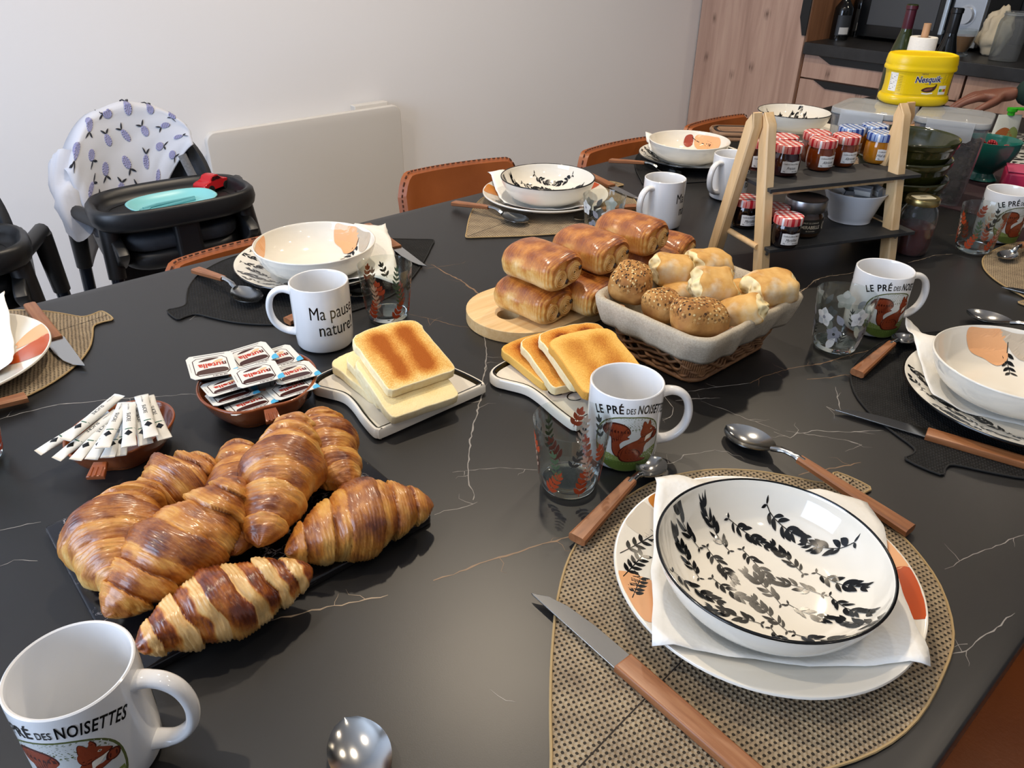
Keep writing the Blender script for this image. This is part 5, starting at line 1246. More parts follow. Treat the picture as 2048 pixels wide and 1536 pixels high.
for i,(lab) in enumerate(['lowest green bowl of the stack behind the stand','second green bowl from the bottom of the stack','third green bowl from the bottom of the stack','top green bowl of the stack behind the stand']):
    inst('gb',gbowl,lab,'bowl',(gp.x+.002*i,gp.y-.002*(i%2),ZT+.0004+i*.036),i*.3,'stacked green bowls',scale=(1.03,1.03,1))
# honey jar
p=T(1816,497,0.0); o=thing('honey_jar','glass jar of dark honey with gold lid behind the right stand leg','honey jar',at(1.4605,.5213,.0004),radians(-35))
b=MB(); b.lathe([(0,.001),(.028,.0005),(.031,.004),(.0325,.02),(.0325,.052),(0,.0525)],48); b.build('honey',jelly('red_honey','5a0c06'),o)
b=MB(); b.lathe([(0,.0002),(.029,-.0000),(.0325,.004),(.0338,.02),(.0338,.062),(.0325,.075),(.030,.083),(.0262,.089),(.0262,.095)],48); b.build('glass_jar',thinclear('jar_glass','e6ece8',.04,.02),o)
b=MB(); b.lathe([(.0262,.0915),(.0285,.0918),(.0292,.094),(.0288,.101),(.0275,.103),(.0255,.1022),(0,.1022)],48); b.build('lid',mat('gold_lid','9a8a5a',.3,.9),o)
b=MB(); b.prism([(-.019,-.009),(-.016,-.012),(.016,-.012),(.019,-.009),(.019,.009),(.016,.012),(-.016,.012),(-.019,.009)],.1024,.1028); put_text(b,'MIEL',.006,lambda x,y:(x,y-.002,.1031),1); b.build('lid_label',[mat('label_yellowish','d9cfae',.6),INK],o,smooth=False)
# teal footed bowl with raspberries, plum mat, pink box, pouch, cloth
p=T(1990,284,.092); tc=(p.x+.006,p.y+.006); TEAL=mat('teal_glaze','1f6d63',.15,Coat_Weight=.4)
b=MB(); b.lathe(smooth_prof([(0,.001),(.030,.0008),(.032,.004),(.027,.010),(.0225,.017),(.027,.024),(.045,.043),(.058,.070),(.0615,.091),(.061,.093),(.0588,.0915),(.054,.068),(.04,.045),(.02,.034),(0,.033)],2),64)
tag(b.build('footed_bowl',TEAL),'teal footed bowl of raspberries beside the cereal container','bowl').location=at(*tc,.0026)
RASP=nmat('raspberry_red',[(.3,'8a1420'),(.7,'b42834')],200,.45,.4)
def rasp():
    b=MB()
    for k in range(34):
        zz=1-2*(k+.5)/34; a=k*2.39996; r=math.sqrt(1-zz*zz); c=Vector((.0085*r*cos(a),.0085*r*sin(a),.0098*zz)); rows=[]
        for i in range(5): ph=-pi/2+pi*i/4; rows.append([(c.x+.0028*cos(ph)*cos(q*pi/3),c.y+.0028*cos(ph)*sin(q*pi/3),c.z+.0028*sin(ph)) for q in range(6)])
        b.grid(rows,close_u=True)
    return b.build('raspberry',RASP,angle=180)
wh=['at the left rim','in the middle of the front','at the right rim','at the back left','at the back right','on top near the middle','at the back']
for i,(x,y,z) in enumerate([(-.033,-.006,.074),(-.006,-.028,.074),(.027,-.016,.074),(-.022,.022,.074),(.02,.024,.074),(-.002,-.002,.082),(0,.041,.076)]):
    a=radians(-35); inst('rasp',rasp,'raspberry in the teal bowl, '+wh[i],'raspberry',at(tc[0]+x*cos(a)-y*sin(a),tc[1]+x*sin(a)+y*cos(a),z+.0026),i,'raspberries in the teal bowl',rot=(i*.7,i*.4,i))
p=T(2035,345,0); b=MB(); b.prism(rrect(.50,.30,.01),.0003,.0022); tag(b.build('placemat',nmat('plum_cloth',[(.3,'2a161c'),(.7,'38202a')],300,.7,.2)),'dark plum mat under the pink packet at the right','placemat').location=at(2.03,.50)
p=T(2042,300,.0); bo=thing('pink_packet','pink plastic food packet at the right edge behind the teal bowl','packet',at(2.03,.505,.0026),radians(-68))
b=MB(); b.prism(rrect(.12,.085,.012),0,.05,0,.006); b.build('packet_body',mat('pink_plastic','c4305c',.3),bo); b=MB(); b.box((0,0,.052),(.116,.081,.003)); b.build('clear_film',mat('pink_film','d25a7c',.15),bo,smooth=False,bevel=.001)
p=T(2012,268,.05); po=thing('pouch','white fruit pouch with bright green cap beside the teal bowl','pouch',at(p.x+.02,p.y+.01,.0004),radians(-40))
b=MB(); rows=[]
for i in range(13):
    t=i/12; w=.036*(1-.1*t); th=.020*(1-t)**.7+.0008; rows.append([(w*math.copysign(abs(cos(a))**.8,cos(a)),th*sin(a),.095*t) for a in [2*pi*k/24 for k in range(24)]])
q=b.grid(rows,close_u=True); b.face([q+k for k in range(24)][::-1]); b.face([q+12*24+k for k in range(24)])
f=lambda x,z:(x,-(.020*(1-z/.095)**.7+.0008)*math.sqrt(max(.05,1-(x/.038)**2))-.0004,z)
b.poly2([(p_.x,p_.y) for p_ in spline([(-.03,.02),(-.006,.016),(.012,.03),(.008,.055),(-.012,.064),(-.03,.05)],4)],f,1,.006); b.poly2([(p_.x,p_.y) for p_ in spline([(.0,.03),(.024,.026),(.03,.05),(.014,.066),(.0,.055)],4)],f,2,.006)
b.build('pouch_body',[mat('pouch_white','cfd4cc',.35),mat('print_apple','a05a24',.4),mat('print_leaf_green','8a9a5a',.4)],po)
b=MB(); b.tube([(0,0,.094),(0,0,.112)],[.009,.009],16); b.lathe([(.010,.104),(.0125,.104),(.0125,.112),(0,.113)],24); b.prism([(p_.x,p_.y) for p_ in spline([(.006,-.008),(.03,-.012),(.04,0),(.03,.012),(.006,.008)],4)],.108,.112); b.build('cap',mat('green_cap','2fae14',.35),po)
CL=NT('patterned_cloth'); co=CL.co(); v=CL.n('TexVoronoi',feature='DISTANCE_TO_EDGE',i_Scale=26.0); CL.set(v,'Vector',CL.mapping((1,2.2,1),(0,0,.5))); CL.p(Base_Color=CL.ramp(v.outputs['Distance'],[(0,'b8b8b4'),(.07,'b8b8b4'),(.1,'0e0e0f')],'CONSTANT'),Roughness=.8)
p=T(2050,228,.0); rows=[[(x*.05-.2,y*.05-.16,.0015+.0025*(1+noise.noise((x*.4,y*.4,3)))) for x in range(9)] for y in range(8)]; b=MB(); b.grid(rows); o=tag(b.build('tea_towel',CL.m,angle=180,solid=.0012),'black and white patterned tea towel at the far right end of the table','cloth'); o.location=at(2.40,.70); o.rotation_euler=(0,0,-.6)
# trivets
p=T(1512,262,.0)
def trivet():
    b=MB(); b.prism(rrect(.17,.12,.035),0,.007,0,.0015)
    b.tube([(x,y,.0075) for x,y in rrect(.16,.11,.032)],.0035,6,closed=True)
    for k in range(6): b.tube([(-.055,-.035+k*.014,.0075),(.055,-.035+k*.014,.0075)],.0028,6)
    b.tube([(x,y,.0074) for x,y in rrect(.138,.088,.025)],.0045,6,1,closed=True)
    return b.build('trivet',[wood('trivet_wood','7a5a42','97755a','b0907200'[:6],0,5,.5),mat('trivet_groove','2a1c14',.6)],angle=40)
inst('trv',trivet,'upper wooden trivet with dark groove behind the left stand leg','trivet',at(1.962,1.245,.0128),-.75,'wooden trivets',scale=(.85,.85,1))
inst('trv',None,'lower wooden trivet under the grooved one behind the left stand leg','trivet',at(1.960,1.243,.0004),-.8,'wooden trivets',scale=(.85,.85,1))
# bottles and paper roll standing on the far end of the table
def bottle(label,x,y,z0,glass,cap,s=1.0,lab=None):
    o=thing('wine_bottle',label,'bottle',(x,y,z0),radians(-40)); o.scale=(1,1,1.07); b=MB()
    b.lathe(smooth_prof([(0,.002),(.032,.0),(.0375,.005),(.038,.02),(.038,.11),(.0365,.145),(.029,.185),(.0185,.222),(.0148,.245),(.0142,.285),(.0165,.287),(.0165,.297),(.0135,.300),(0,.3)],3),40); b.build('glass_bottle',glass,o)
    b=MB(); b.lathe([(.0152,.236),(.0156,.238),(.0152,.286),(.0172,.288),(.0172,.297)],32); b.build('capsule',cap,o); return o
OLG=mat('olive_bottle_glass','2a3310',.06,Coat_Weight=.3); DKG=mat('dark_bottle_glass','0d0f10',.06)
ex,ey=2.56,1.075
p=None; bottle('olive green wine bottle with dark red capsule left of the paper roll',2.60,1.117,ZT+.0004,OLG,mat('wine_red_capsule','4a1424',.35))
bottle('black wine bottle right of the paper roll',2.60,.985,ZT+.0004,DKG,mat('black_capsule','0c0d0f',.3))
p=T(1855,68,.235); o=thing('paper_towel_holder','white kitchen paper roll on a wooden holder between the two wine bottles','paper roll',at(2.475,1.008,.0004),0)
b=MB(); b.lathe([(0,0),(.05,0),(.052,.003),(.052,.011),(.048,.014),(0,.014)],40); b.tube([(0,0,.012),(0,0,.285)],.010,14); b.build('holder',wood('holder_wood','b98d66','c79a72','d6ab84',2,5,.5),o)
b=MB(); b.lathe([(.018,.016),(.0355,.015),(.037,.017),(.037,.248),(.0355,.250),(.018,.2495),(.018,.016)],48); b.tube([(.035,-.012,.02),(.0385,-.004,.02),(.0375,.006,.02)],.0006,6); b.build('paper_roll',PAPER,o)
# ------------------------------------------------------------------ on the worktop
WZ=.8593
mo=thing('microwave','silver and black microwave oven on the worktop','microwave',(3.545,1.487,WZ),0); mo.scale=(.98,1.0,1.10)
b=MB(); b.box((.19,0,.145),(.36,.50,.27)); b.build('casing',mat('microwave_grey','4a4c4e',.4,.3),mo,smooth=False,bevel=.004)
b=MB(); b.box((-.002,.065,.145),(.02,.365,.268)); d=b.build('door',mat('microwave_black','0a0b0c',.25),mo,smooth=False,bevel=.003)
b=MB(); b.box((-.0135,.065,.15),(.004,.28,.19)); b.build('window',mat('microwave_window','4b4d50',.35),d,smooth=False,bevel=.001)
b=MB(); b.box((-.030,-.112,.145),(.016,.016,.20)); b.box((-.018,-.112,.055),(.02,.014,.014)); b.box((-.018,-.112,.235),(.02,.014,.014)); b.build('handle',mat('pale_handle','b9c6d2',.3,.3),d,smooth=False,bevel=.004)
b=MB(); b.box((-.002,-.188,.145),(.02,.118,.268)); cpn=b.build('control_panel',mat('panel_silver','a9b0b8',.35,.4),mo,smooth=False,bevel=.003)
for z in (.215,.115):
    b=MB(); b.tube([(-.011,-.186,z),(-.014,-.186,z)],.036,28,sx=1); b.tube([(-.011,-.186,z),(-.034,-.186,z)],[.029,.027],28); b.build('knob',mat('knob_silver','b7bcc2',.25,.5),cpn,angle=40)
def small_bottle(label,x,y,h,r):
    o=thing('small_bottle',label,'bottle',(x,y,WZ),radians(-40)); b=MB(); b.lathe(smooth_prof([(0,.001),(r*.92,0),(r,.004),(r,h*.55),(r*.9,h*.66),(r*.42,h*.8),(r*.38,h*.92),(r*.45,h*.93),(r*.45,h),(0,h)],2),32); b.build('glass_bottle',DKG,o)
    b=MB(); c=lambda x_,z:((r+.0006)*cos(-pi/2+x_/r),(r+.0006)*sin(-pi/2+x_/r),z); b.poly2([(-r*.9,h*.1),(r*.9,h*.1),(r*.9,h*.5),(-r*.9,h*.5)],c,0,.008); b.poly2([(-r*.5,h*.12),(r*.6,h*.12),(r*.6,h*.26),(-r*.5,h*.26)],lambda x_,z:tuple(q*1.01 if i<2 else q for i,q in enumerate(c(x_,z))),1,.008); b.build('label',[mat('dark_bottle_label','2c2f33',.5),mat('bottle_label_white','c4c4c2',.5)],o); return o
small_bottle('small dark bottle with black and white label beside the tall cabinet',3.452,1.765,.193,.0375)
small_bottle('dark bottle in the corner behind the labelled one',3.62,1.775,.222,.034)
# clutter at the right of the worktop
p=T(1912,112,.16); o=thing('tea_glass','glass of amber tea on the worktop behind the black bottle','glass',(3.393,1.24,WZ),0); o.scale=(1.17,1.17,1.17)
b=MB(); b.lathe([(0,.012),(.020,.012),(.030,.034),(.037,.060),(0,.0605)],32); b.build('tea',jelly('amber_tea','8a5a1c'),o); b=MB(); b.lathe([(0,0),(.028,0),(.029,.004),(.012,.008),(.0215,.012),(.032,.034),(.0395,.064),(.041,.078),(.039,.078)],32); b.build('glass_cup',thinclear('cup_glass','e8ecea',.05,.02),o)
rnd=random.Random(2); b=MB(); rows=[]
for i in range(19):
    ph=-pi/2+pi*i/18; row=[]
    for k in range(36):
        a=2*pi*k/36; d=Vector((cos(ph)*cos(a),cos(ph)*sin(a),sin(ph))); f=1+.35*noise.noise(d*2.2)+.12*noise.noise(d*7); q=d*f; row.append((q.x*.053+.012*q.z,q.y*.053,max(0,q.z*.084+.077)))
    rows.append(row)
b.grid(rows,close_u=True); p=(3.51,1.17); tag(b.build('cloth_bundle',mat('cream_cotton','cbbfa6',.9),angle=180),'crumpled cream cloth bundle on the worktop','cloth').location=(p[0],p[1],WZ)
o=thing('glass_jar','empty glass jar with embossed side beside the cream cloth','jar',(3.40,1.082,WZ),0); o.scale=(1.17,1.17,1.17); b=MB(); b.lathe(smooth_prof([(0,.001),(.036,0),(.041,.006),(.042,.03),(.042,.10),(.038,.118),(.033,.124),(.033,.14)],2),36); b.build('jar_body',thinclear('big_jar_glass','d4dadc',.10,.04),o); b=MB(); b.tube([(.033*cos(a),.033*sin(a),.132) for a in [2*pi*k/30 for k in range(30)]],.0022,8,closed=True); b.build('rim',thinclear('jar_rim_glass','e8ecee',.25,.02),o)
# ------------------------------------------------------------------ chairs
t=NT('tan_leather'); f=t.noise(5,detail=3); g=t.noise(160,detail=3); t.p(Base_Color=t.ramp(f,[(.3,'7e4018'),(.7,'9a5426')]),Roughness=.42,Specular_IOR_Level=.5); t.bump(g,.25,.001); LEA=t.m
THR=mat('stitch_thread','4a2814',.8)
def chair():
    o=root('dining_chair'); W,D=.168,.23
    def shell(u,v,off=0):   # u across -1..1, v up 0..1
        x=W*sin(u*1.15)/sin(1.15); yy=D-.030*(1-cos(u*1.15))/(1-cos(1.15))+.05*v; top=.312-.055*max(0,(abs(u)-.72)/.28)**2; z=.46+top*v
        nrm=Vector((sin(u*1.0)*.8,1,0)).normalized(); return Vector((x,yy,z))-nrm*off
    b=MB(); N=28; outer=[[shell(u/N*2-1,v/12) for u in range(N+1)] for v in range(13)]; inner=[[shell((u/N*2-1)*.97,v/12*.985,.022) for u in range(N+1)] for v in range(13)]
    b.grid([r[::-1] for r in outer]); b.grid(inner); b.grid([outer[-1],inner[-1]]); b.grid([outer[0],inner[0]])
    b.grid([[r[0] for r in outer],[r[0] for r in inner]]); b.grid([[r[-1] for r in inner],[r[-1] for r in outer]])
    bk=b.build('backrest',LEA,o,angle=180,bevel=.009)
    edge=[shell(-1,v/8,.012) for v in range(8)]+[shell(u/N*2-1,1,.012)+Vector((0,0,.002)) for u in range(N+1)]+[shell(1,v/8,.012) for v in range(7,-1,-1)]
    b=MB()
    for i in range(len(edge)-1):
        n=max(1,int((edge[i+1]-edge[i]).length/.011))
        for k in range(n):
            p0=edge[i].lerp(edge[i+1],k/n); p1=edge[i].lerp(edge[i+1],(k+.55)/n); b.tube([p0,p1],.0017,5)
    b.build('stitching',THR,bk)
    b=MB(); b.prism(rrect(.44,.43,.09),.425,.475,0,.018); b.build('seat',LEA,o)
    for sx_ in (-1,1):
        for sy_ in (-1,1):
            b=MB(); b.tube([(sx_*.15,sy_*.14,.43),(sx_*.21,sy_*.21,.0)],[.013,.010],12); b.build('leg',BLACK,o)
    return o
CG='tan leather chairs along the wall side'
for x,y,rz,lab in [(1.10,1.225,-.18,'tan leather chair back in the middle, behind the straw mat with the leaf bowl'),(1.605,1.115,-.03,'tan leather chair back behind the far napkin, left of the wooden stand'),(2.05,1.125,-.03,'tan leather chair back in front of the tall oak cabinet'),(.535,1.08,.0,'tan leather chair whose back edge shows below the high chair'),(-.02,1.095,.02,'tan leather chair back at the left edge under the second high chair')]:
    inst('chair',chair,lab,'chair',(x,y,0),rz,CG,scale=(1,1,.984 if x<.6 else 1.0))
inst('chair',chair,'tan leather chair at the bottom right corner on the camera side','chair',(.80,-.11,0),pi+.1,'tan leather chair on the camera side',scale=(1,1,1))
# ------------------------------------------------------------------ high chairs
HCB=mat('high_chair_plastic','17181a',.42); HCF=nmat('high_chair_fabric',[(.3,'22252b'),(.7,'2c3037')],80,.7,.1); HCL=mat('high_chair_leg','111a2a',.25,.2); WEB=nmat('webbing',[(.3,'5a5c60'),(.7,'707277')],200,.8,.2)
def high_chair():
    o=root('high_chair')
    # tray: rounded rim and sunken floor
    TW,TD,TZ=.166,.104,.742
    def tray_pt(a,k,z):
        ca,sa=cos(a),sin(a); q=(abs(ca)**2.8+abs(sa)**2.8)**(-1/2.8); y=sa*q*TD; return ((TW*k)*ca*q*(1+.08*(sa<0)*abs(sa)) ,y*(TD*1-(1-k)*TW)/TD if k<1 else y,z)
    b=MB(); rows=[]
    for k,z in ((.78,-.012),(.86,-.030),(.97,-.030),(1.02,-.022),(1.045,-.008),(1.03,.008),(.985,.016),(.94,.013),(.90,.001),(.885,-.011),(.80,-.013),(.4,-.013),(.02,-.013)):
        rows.append([tray_pt(2*pi*i/64,k,TZ+z) for i in range(64)])
    b.grid(rows,close_u=True); b.build('tray',HCB,o,angle=180)
    # seat shell with rounded back
    b=MB(); rows=[]
    for i in range(25):
        t=i/24; z=.50+.385*t; w=.138*(1-.08*(1-t))*math.sqrt(max(.0,1-max(0,(t-.5)/.5)**2.6)); y0=.135+.075*t
        rows.append([(w*sin(u*pi/2),y0-.055*(w*abs(sin(u*pi/2))/.138)**2.2,z) for u in [k/12-1 for k in range(25)]])
    b.grid(rows); b.build('seat_back',HCF,o,angle=180,solid=.022)
    b=MB(); b.prism(rrect(.25,.25,.06),.655,.69,0,.014); b.xf(Matrix.Translation((0,.05,0))); b.build('seat_cushion',HCF,o)
    b=MB(); b.prism(rrect(.26,.26,.07),.612,.656,0,.018); b.xf(Matrix.Translation((0,.055,0))); b.build('seat_pan',HCB,o)
    for s_ in (-1,1):
        b=MB(); P=spline([(-.09,.68),(.10,.715),(.16,.72),(.165,.66),(.09,.615),(.0,.61),(-.06,.635)],5); b.prism([(p.x,p.y) for p in P],-.012,.012,0,.005); b.xf(Matrix(((0,0,1,s_*.140),(1,0,0,0),(0,1,0,0),(0,0,0,1)))); b.build('side_panel',HCB,o)
        b=MB(); a=Vector((s_*.145,-.03,.715)); c=Vector((s_*.215,-.17,0)); m_=a.lerp(c,.15); b.tube([a,m_],[.021,.018],16); lg=b.build('front_leg',HCB,o,angle=60)
        b=MB(); b.tube([a.lerp(c,.13),c],[.0135,.0135],14); b.build('leg_tube',HCL,lg,angle=60)
        b=MB(); a=Vector((s_*.185,.10,.72)); c=Vector((s_*.215,.17,0)); b.tube([a,a.lerp(c,.18)],[.020,.017],16); lg=b.build('rear_leg',HCB,o,angle=60)
        b=MB(); b.tube([a.lerp(c,.16),c],[.0135,.0135],14); b.build('leg_tube',HCL,lg,angle=60)
        b=MB(); P=spline([(s_*.075,.128,.80),(s_*.088,.105,.74),(s_*.10,.07,.70),(s_*.07,.02,.693)],6,closed=False); b.tube(P,.010,8,sx=.25)
        if s_>0: b.build('harness_strap',WEB,o)
        b=MB(); b.tube([(s_*.187,.115,.722),(s_*.168,.04,.722),(s_*.146,-.035,.722)],[.016,.016,.016],12); b.build('armrest',HCB,o)
    b=MB(); b.box((0,-.075,.675),(.055,.03,.11)); b.build('crotch_post',HCB,o,smooth=False,bevel=.008)
    b=MB(); b.tube(spline([(.05,-.03,.63),(.06,-.06,.61),(.07,-.05,.575)],5,closed=False),.011,8,sx=.25); b.box((.072,-.05,.57),(.032,.014,.028)); b.build('hanging_strap',WEB,o); return o
hx,hy,hr=.546,1.745,radians(-4)
inst('hc',high_chair,'black high chair with blue-green plate on its tray by the wall','high chair',(hx,hy,0),hr,'black high chairs')
inst('hc',None,'black high chair cut off by the left edge of the photo','high chair',(.075,1.70,0),radians(-14),'black high chairs')
HM=Matrix.Translation((hx,hy,0))@Matrix.Rotation(hr,4,'Z')
# plate on tray
pl=thing('child_plate','pale turquoise child plate with moulded cutlery on the high chair tray','plate',HM@Vector((-.004,-.022,.7298)),hr+.06)
AQ=mat('aqua_plastic','7fc3c6',.35); b=MB(); rows=[]
for k,z in ((.02,0),(.8,0),(.92,.004),(1.0,.016),(1.03,.0175),(1.0,.0185),(.95,.0155),(.86,.006),(.5,.0045),(.02,.0045)):
    rows.append([(.092*k*math.copysign(abs(cos(a))**.75,cos(a)),.062*k*math.copysign(abs(sin(a))**.75,sin(a)),z) for a in [2*pi*i/48 for i in range(48)]])
b.grid(rows,close_u=True); b.build('plate_body',AQ,pl,angle=180)
b=MB(); b.tube([(-.062,.004,.007),(-.03,.010,.0085),(.055,.018,.007)],[.004,.004,.003],8); b.tube([(-.05,-.010,.007),(.05,.004,.007)],[.003,.004],8); b.prism([(p.x,p.y) for p in spline([(-.072,-.004),(-.06,-.009),(-.048,-.003),(-.052,.005),(-.068,.005)],4)],.0046,.0085); b.build('moulded_cutlery',mat('aqua_relief','5d9ea4',.4),pl)
# toy car
co_=thing('toy_car','small red toy car on the right of the high chair tray','toy car',HM@Vector((.108,.050,.7298)),hr+.5)
RD=mat('toy_red','b3161c',.25); b=MB(); L=.082; prof=[(-.041,.012),(-.040,.022),(-.030,.026),(-.020,.028),(-.012,.037),(.006,.038),(.016,.028),(.030,.025),(.040,.020),(.041,.011)]; P=spline(prof,3,closed=False); rows=[]
for yy,sc in ((-.019,.93),(-.0175,.99),(-.013,1.0),(0,1.02),(.013,1.0),(.0175,.99),(.019,.93)):
    rows.append([(p.x*.5*2*(.97 if abs(yy)>.018 else 1),yy*(.82 if p.y>.03 else 1),.008+(p.y-.008)*sc) for p in P]+[(p.x,yy,.008) for p in (P[-1],P[0])])
b.grid(rows,close_u=True); q=len(P)+2; b.face([k for k in range(q)]); b.face([6*q+k for k in range(q)][::-1]); b.build('car_body',RD,co_,angle=40)
for s_ in (-1,1):
    for quad in ([(-.017,.0285),(-.0105,.0352),(-.003,.0355),(-.003,.0285)],[(-.001,.0285),(-.001,.0355),(.006,.0350),(.0125,.0285)]):
        b=MB(); b.face([b.vert((x,s_*.0186*(.88 if z>.03 else 1.0),z)) for x,z in (quad if s_<0 else quad[::-1])]); b.build('window',mat('toy_window','2a0e10',.2),co_,smooth=False,solid=.0006)
for x in (-.023,.025):
    for s_ in (-1,1):
        b=MB(); b.tube([(x,s_*.013,.0095),(x,s_*.0205,.0095)],.0095,20); wl=b.build('wheel',mat('toy_tyre','0d0d0e',.6),co_,angle=40); b=MB(); b.tube([(x,s_*.0195,.0095),(x,s_*.0212,.0095)],.005,16); b.build('hub',mat('toy_hub','2c2c2e',.3,.6),wl,angle=40)
# bib over the chair back
BIBW=mat('bib_cotton','c2c4cc',.75); PLUM=mat('print_plum','8f8fb4',.75); PLS=mat('print_stem','20222c',.75)
bib=thing('bib','grey-white bib printed with plums hanging over the high chair back','bib',HM@Vector((0,0,0)),hr)
def back_y(x,z):    # front face of the seat back at (x, z)
    t=min(1,max(0,(z-.50)/.385)); return .135+.075*t-.055*min(1,abs(x)/.138)**2.2
def bib_pt(u,v):    # u across the chair, v from behind over the top to the front hem
    x=-.150+.255*u; t0=min(1,abs(x+.006)/.150); zt=.503+.385*(.5+.5*(1-t0**2)**.42)*(1 if t0<1 else .5)
    zt=max(zt,.80-.35*max(0,-x-.10))
    if v<.35:
        k=(.35-v)/.35; z=zt+.026-.26*k; y=.135+.075*(zt-.5)/.385+.032+.004*k
    else:
        k=(v-.35)/.65; drop=(.012+.195*(1-u)/.42 if u>.58 else .207-.09*(.58-u)/.58); z=zt+.026-(drop+.026)*max(0,(k-.06)/.94)
        y=min(back_y(x,z),.215)-.030-.012*k
        if k<.06: y+=(.06-k)/.06*.055
    return Vector((x+.008*noise.noise((u*3,v*4,3))-.025*(1-u)**2*(1-abs(v-.35)),y-.004*abs(noise.noise((u*4,v*5,1)))-.003,z+.005*noise.noise((u*5,v*4,7))))
b=MB(); b.grid([[bib_pt(u/40,v/44) for u in range(41)] for v in range(45)])
def on_bib(x,y):
    p=bib_pt(x,y); e=.002; n=(bib_pt(x+e,y)-p).cross(bib_pt(x,y+e)-p).normalized(); return p-n*.0016 if n.y>0 else p+n*.0016
rnd=random.Random(6)
for i in range(6):
    for j in range(6):
        u,v=.10+.16*i+(.08 if j%2 else 0),.10+.155*j
        if not(.04<u<.95 and .05<v<.95): continue
        a0=rnd.uniform(0,6.28); r=.032
        b.poly2([(u+r*(cos(a)*cos(a0)*1.15-sin(a)*sin(a0)*.8),v+r*1.1*(cos(a)*sin(a0)*1.15+sin(a)*cos(a0)*.8)) for a in [2*pi*k/16 for k in range(16)]],on_bib,1,.02)
        for dd in (-.5,.5): b.leaf((u+r*1.2*cos(a0),v+r*1.3*sin(a0)),a0+dd*1.6,.045,.012,on_bib,2,5)
b.build('printed_cloth',[BIBW,PLUM,PLS],bib,angle=180,solid=.0018)
def sleeve(pts,r):
    b=MB(); P=spline(pts,6,closed=False); n=len(P); rows=[]
    for i,q in enumerate(P):
        rows.append([q+Vector((r*(1-.2*i/n)*cos(a)*(1+.25*noise.noise((cos(a)*2,sin(a)*2,i*.35))),r*.55*sin(a)*(1+.3*noise.noise((cos(a)*2,i*.3,sin(a)*2))),.3*r*sin(2*a+i*.5))) for a in [2*pi*k/24 for k in range(24)]])
    b.grid(rows,close_u=True); return b
sb=sleeve([(-.140,.155,.835),(-.172,.13,.79),(-.185,.10,.74),(-.178,.08,.675)],.036); sb.build('hanging_sleeve',BIBW,bib,angle=180)
# soft toy cloth on the second tray
b=MB(); rows=[]
for i in range(17):
    ph=-pi/2+pi*i/16; rows.append([((.075*cos(ph)*cos(a))*(1+.18*noise.noise((cos(a)*2,sin(a)*2,i*.2))),.055*cos(ph)*sin(a),max(0,.028+.030*sin(ph)+.006*noise.noise((cos(a)*3,ph*2,4)))) for a in [2*pi*k/32 for k in range(32)]])
b.grid(rows,close_u=True); o=tag(b.build('folded_cloth',mat('pale_beige_cloth','cfc2b4',.9),angle=180),'crumpled pale cloth on the tray of the cut-off high chair','cloth'); o.location=(.105,1.70,.7298)
# ------------------------------------------------------------------ person at the right edge
SKIN=mat('skin','74493a',.5,Subsurface_Weight=.1); KNIT=nmat('dark_green_knit',[(.3,'0a2420'),(.7,'0f312b')],120,.85,.3); TRO=mat('dark_trousers','16181c',.8); HAIR=mat('dark_hair','1c1410',.6)
def skinned(name,verts,edges,radii,m,parent,root_i=0,sub=2):
    me=bpy.data.meshes.new(name); me.from_pydata(verts,edges,[]); o=bpy.data.objects.new(name,me); COL.objects.link(o); me.materials.append(m)
    md=o.modifiers.new('k','SKIN'); md.use_smooth_shade=True
    for i,(v,r) in enumerate(zip(me.skin_vertices[0].data,radii)): v.radius=r if hasattr(r,'__len__') else (r,r); v.use_root=(i==root_i)
    u=o.modifiers.new('u','SUBSURF'); u.levels=sub; u.render_levels=sub
    if parent: o.parent=parent
    return o
hd=T(1988,190,.12); sh=T(2200,95,.42); el=T(2130,175,.17)
pr=thing('person','person in a dark green jumper reaching an arm over the far end of the table','person',(0,0,0))
H=Vector(hd); E_=Vector((H.x+.15,H.y-.27,H.z+.05)); S_=Vector((E_.x+.05,E_.y-.37,E_.z+.22)); N_=Vector((S_.x+.03,S_.y-.26,1.42)); pv=Vector((N_.x+.02,N_.y-.06,.95))
S2=Vector((N_.x+.06,N_.y-.20,1.37))
vs=[pv,pv.lerp(N_,.5),N_-Vector((0,0,.06)),N_+Vector((0,0,.03)),S_,E_,E_.lerp(H,.86),S2,S2+Vector((.03,-.10,-.27)),S2+Vector((-.08,-.02,-.48))]
skinned('jumper',vs,[(0,1),(1,2),(2,3),(2,4),(4,5),(5,6),(2,7),(7,8),(8,9)],[(.16,.13),(.17,.13),(.15,.10),(.055,.055),.072,.052,.042,.07,.05,.04],KNIT,pr)
skinned('trousers',[pv+Vector((0,0,-.02)),pv+Vector((0,.09,-.08)),pv+Vector((0,.10,-.48)),pv+Vector((.02,.10,-.93)),pv+Vector((0,-.09,-.08)),pv+Vector((0,-.10,-.48)),pv+Vector((.02,-.10,-.93))],[(0,1),(1,2),(2,3),(0,4),(4,5),(5,6)],[(.15,.12),.085,.065,.05,.085,.065,.05],TRO,pr)
f=(H-E_).normalized(); sd=f.cross(Vector((0,0,1))).normalized(); up=sd.cross(f)
W0=E_.lerp(H,.80); hv=[W0,E_.lerp(H,.92),H+f*.01]; he=[(0,1),(1,2)]; hrad=[(.027,.022),(.026,.020),(.038,.017)]
for k,(o_,l,dn) in enumerate(((-.030,.070,.018),(-.010,.080,.020),(.010,.076,.024),(.029,.062,.030))):
    b0=len(hv); base=H+f*.045+sd*o_; hv+=[base,base+f*l*.45-up*dn*.5,base+f*l*.8-up*dn*1.4]; he+=[(2,b0),(b0,b0+1),(b0+1,b0+2)]; hrad+=[.0105,.0092,.0078]
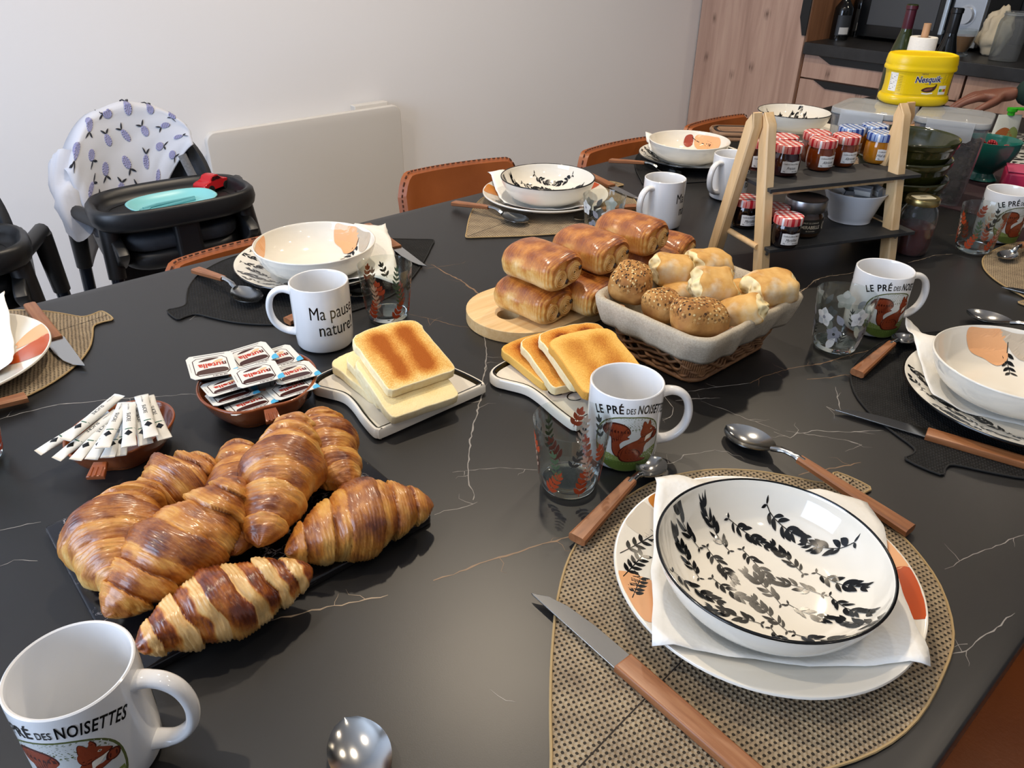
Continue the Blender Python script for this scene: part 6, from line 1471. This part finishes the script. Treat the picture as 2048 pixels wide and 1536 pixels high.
b0=len(hv); hv+=[H-f*.005+sd*-.040-up*.008,H+f*.03+sd*-.062-up*.018,H+f*.055+sd*-.062-up*.032]; he+=[(2,b0),(b0,b0+1),(b0+1,b0+2)]; hrad+=[.013,.0105,.0085]
skinned('hand',hv,he,hrad,SKIN,pr)
hc_=N_+Vector((-.03,.02,.16)); b=MB(); rows=[]
for i in range(25):
    ph=-pi/2+pi*i/24; row=[]
    for k in range(36):
        a=2*pi*k/36; x,y,z=cos(ph)*cos(a),cos(ph)*sin(a),sin(ph); r=Vector((x*.094,y*.074,z*.118)); d=(a-pi+pi)%(2*pi)-pi
        face=max(0,-x)
        r.x-=.022*math.exp(-((y/.18)**2+((z+.08)/.22)**2))*(x<0) ; r.x+=.008*(math.exp(-(((abs(y)-.4)/.15)**2+((z-.1)/.13)**2)))*(x<0); r.x-=.006*math.exp(-((y/.32)**2+((z+.5)/.1)**2))*(x<0)
        if z<-.3: r.y*=1-.25*(-z-.3)
        row.append(tuple(hc_+r))
    rows.append(row)
b.grid(rows,close_u=True); b.tube([N_-Vector((0,0,.02)),hc_-Vector((-.01,0,.06))],[.052,.05],18); hd_=b.build('head',SKIN,pr,angle=180)
b=MB(); b.merge(MB()); rows=[[tuple(hc_+Vector((.010,0,.012))+Vector((cos(ph)*cos(a)*.102,cos(ph)*sin(a)*.082,sin(ph)*.122))) for a in [-2.0+4.0*k/30 for k in range(31)]] for ph in [-.5+2.05*i/16 for i in range(17)]]; b.grid(rows); b.build('hair',HAIR,pr,angle=180,solid=.006)
for s_ in (-1,1):
    b=MB(); e=hc_+Vector((-.083,s_*.030,.012)); rows=[[tuple(e+Vector((.011*cos(ph)*cos(a),.011*cos(ph)*sin(a),.011*sin(ph)))) for a in [2*pi*k/12 for k in range(12)]] for ph in [-pi/2+pi*i/8 for i in range(9)]]; b.grid(rows,close_u=True); b.build('eye',mat('eye','d8d4cc',.2),pr)
    b=MB(); e=hc_+Vector((.012,s_*.074,.0)); rows=[[tuple(e+Vector((.018*cos(ph)*cos(a),.008*cos(ph)*sin(a),.030*sin(ph)))) for a in [2*pi*k/12 for k in range(12)]] for ph in [-pi/2+pi*i/8 for i in range(9)]]; b.grid(rows,close_u=True); b.build('ear',SKIN,pr)
b=MB(); e=hc_+Vector((-.098,0,-.058)); rows=[[tuple(e+Vector((.006*cos(ph)*cos(a),.024*cos(ph)*sin(a),.007*sin(ph)))) for a in [2*pi*k/12 for k in range(12)]] for ph in [-pi/2+pi*i/8 for i in range(9)]]; b.grid(rows,close_u=True); b.build('mouth',mat('lips','8a4a42',.5),pr)
# clear bag held by the hand
b=MB(); rows=[]; c0=H+f*.07-up*.03
for i in range(15):
    t=i/14; z=-.075*t; w=.012+.055*min(1,t*1.6); rows.append([(w*cos(a)*(1+.15*noise.noise((cos(a)*2,sin(a)*2,t*3))),w*.5*sin(a)*(1+.2*noise.noise((cos(a)*2,t*3,sin(a)*2))),z) for a in [2*pi*k/28 for k in range(28)]])
b.grid(rows,close_u=True); o=tag(b.build('plastic_bag',thinclear('bag_plastic','dfe2e4',.22,.1),angle=180),'clear plastic bag held by the hand at the right edge','bag'); o.location=c0; o.rotation_euler=(0,0,1.0)
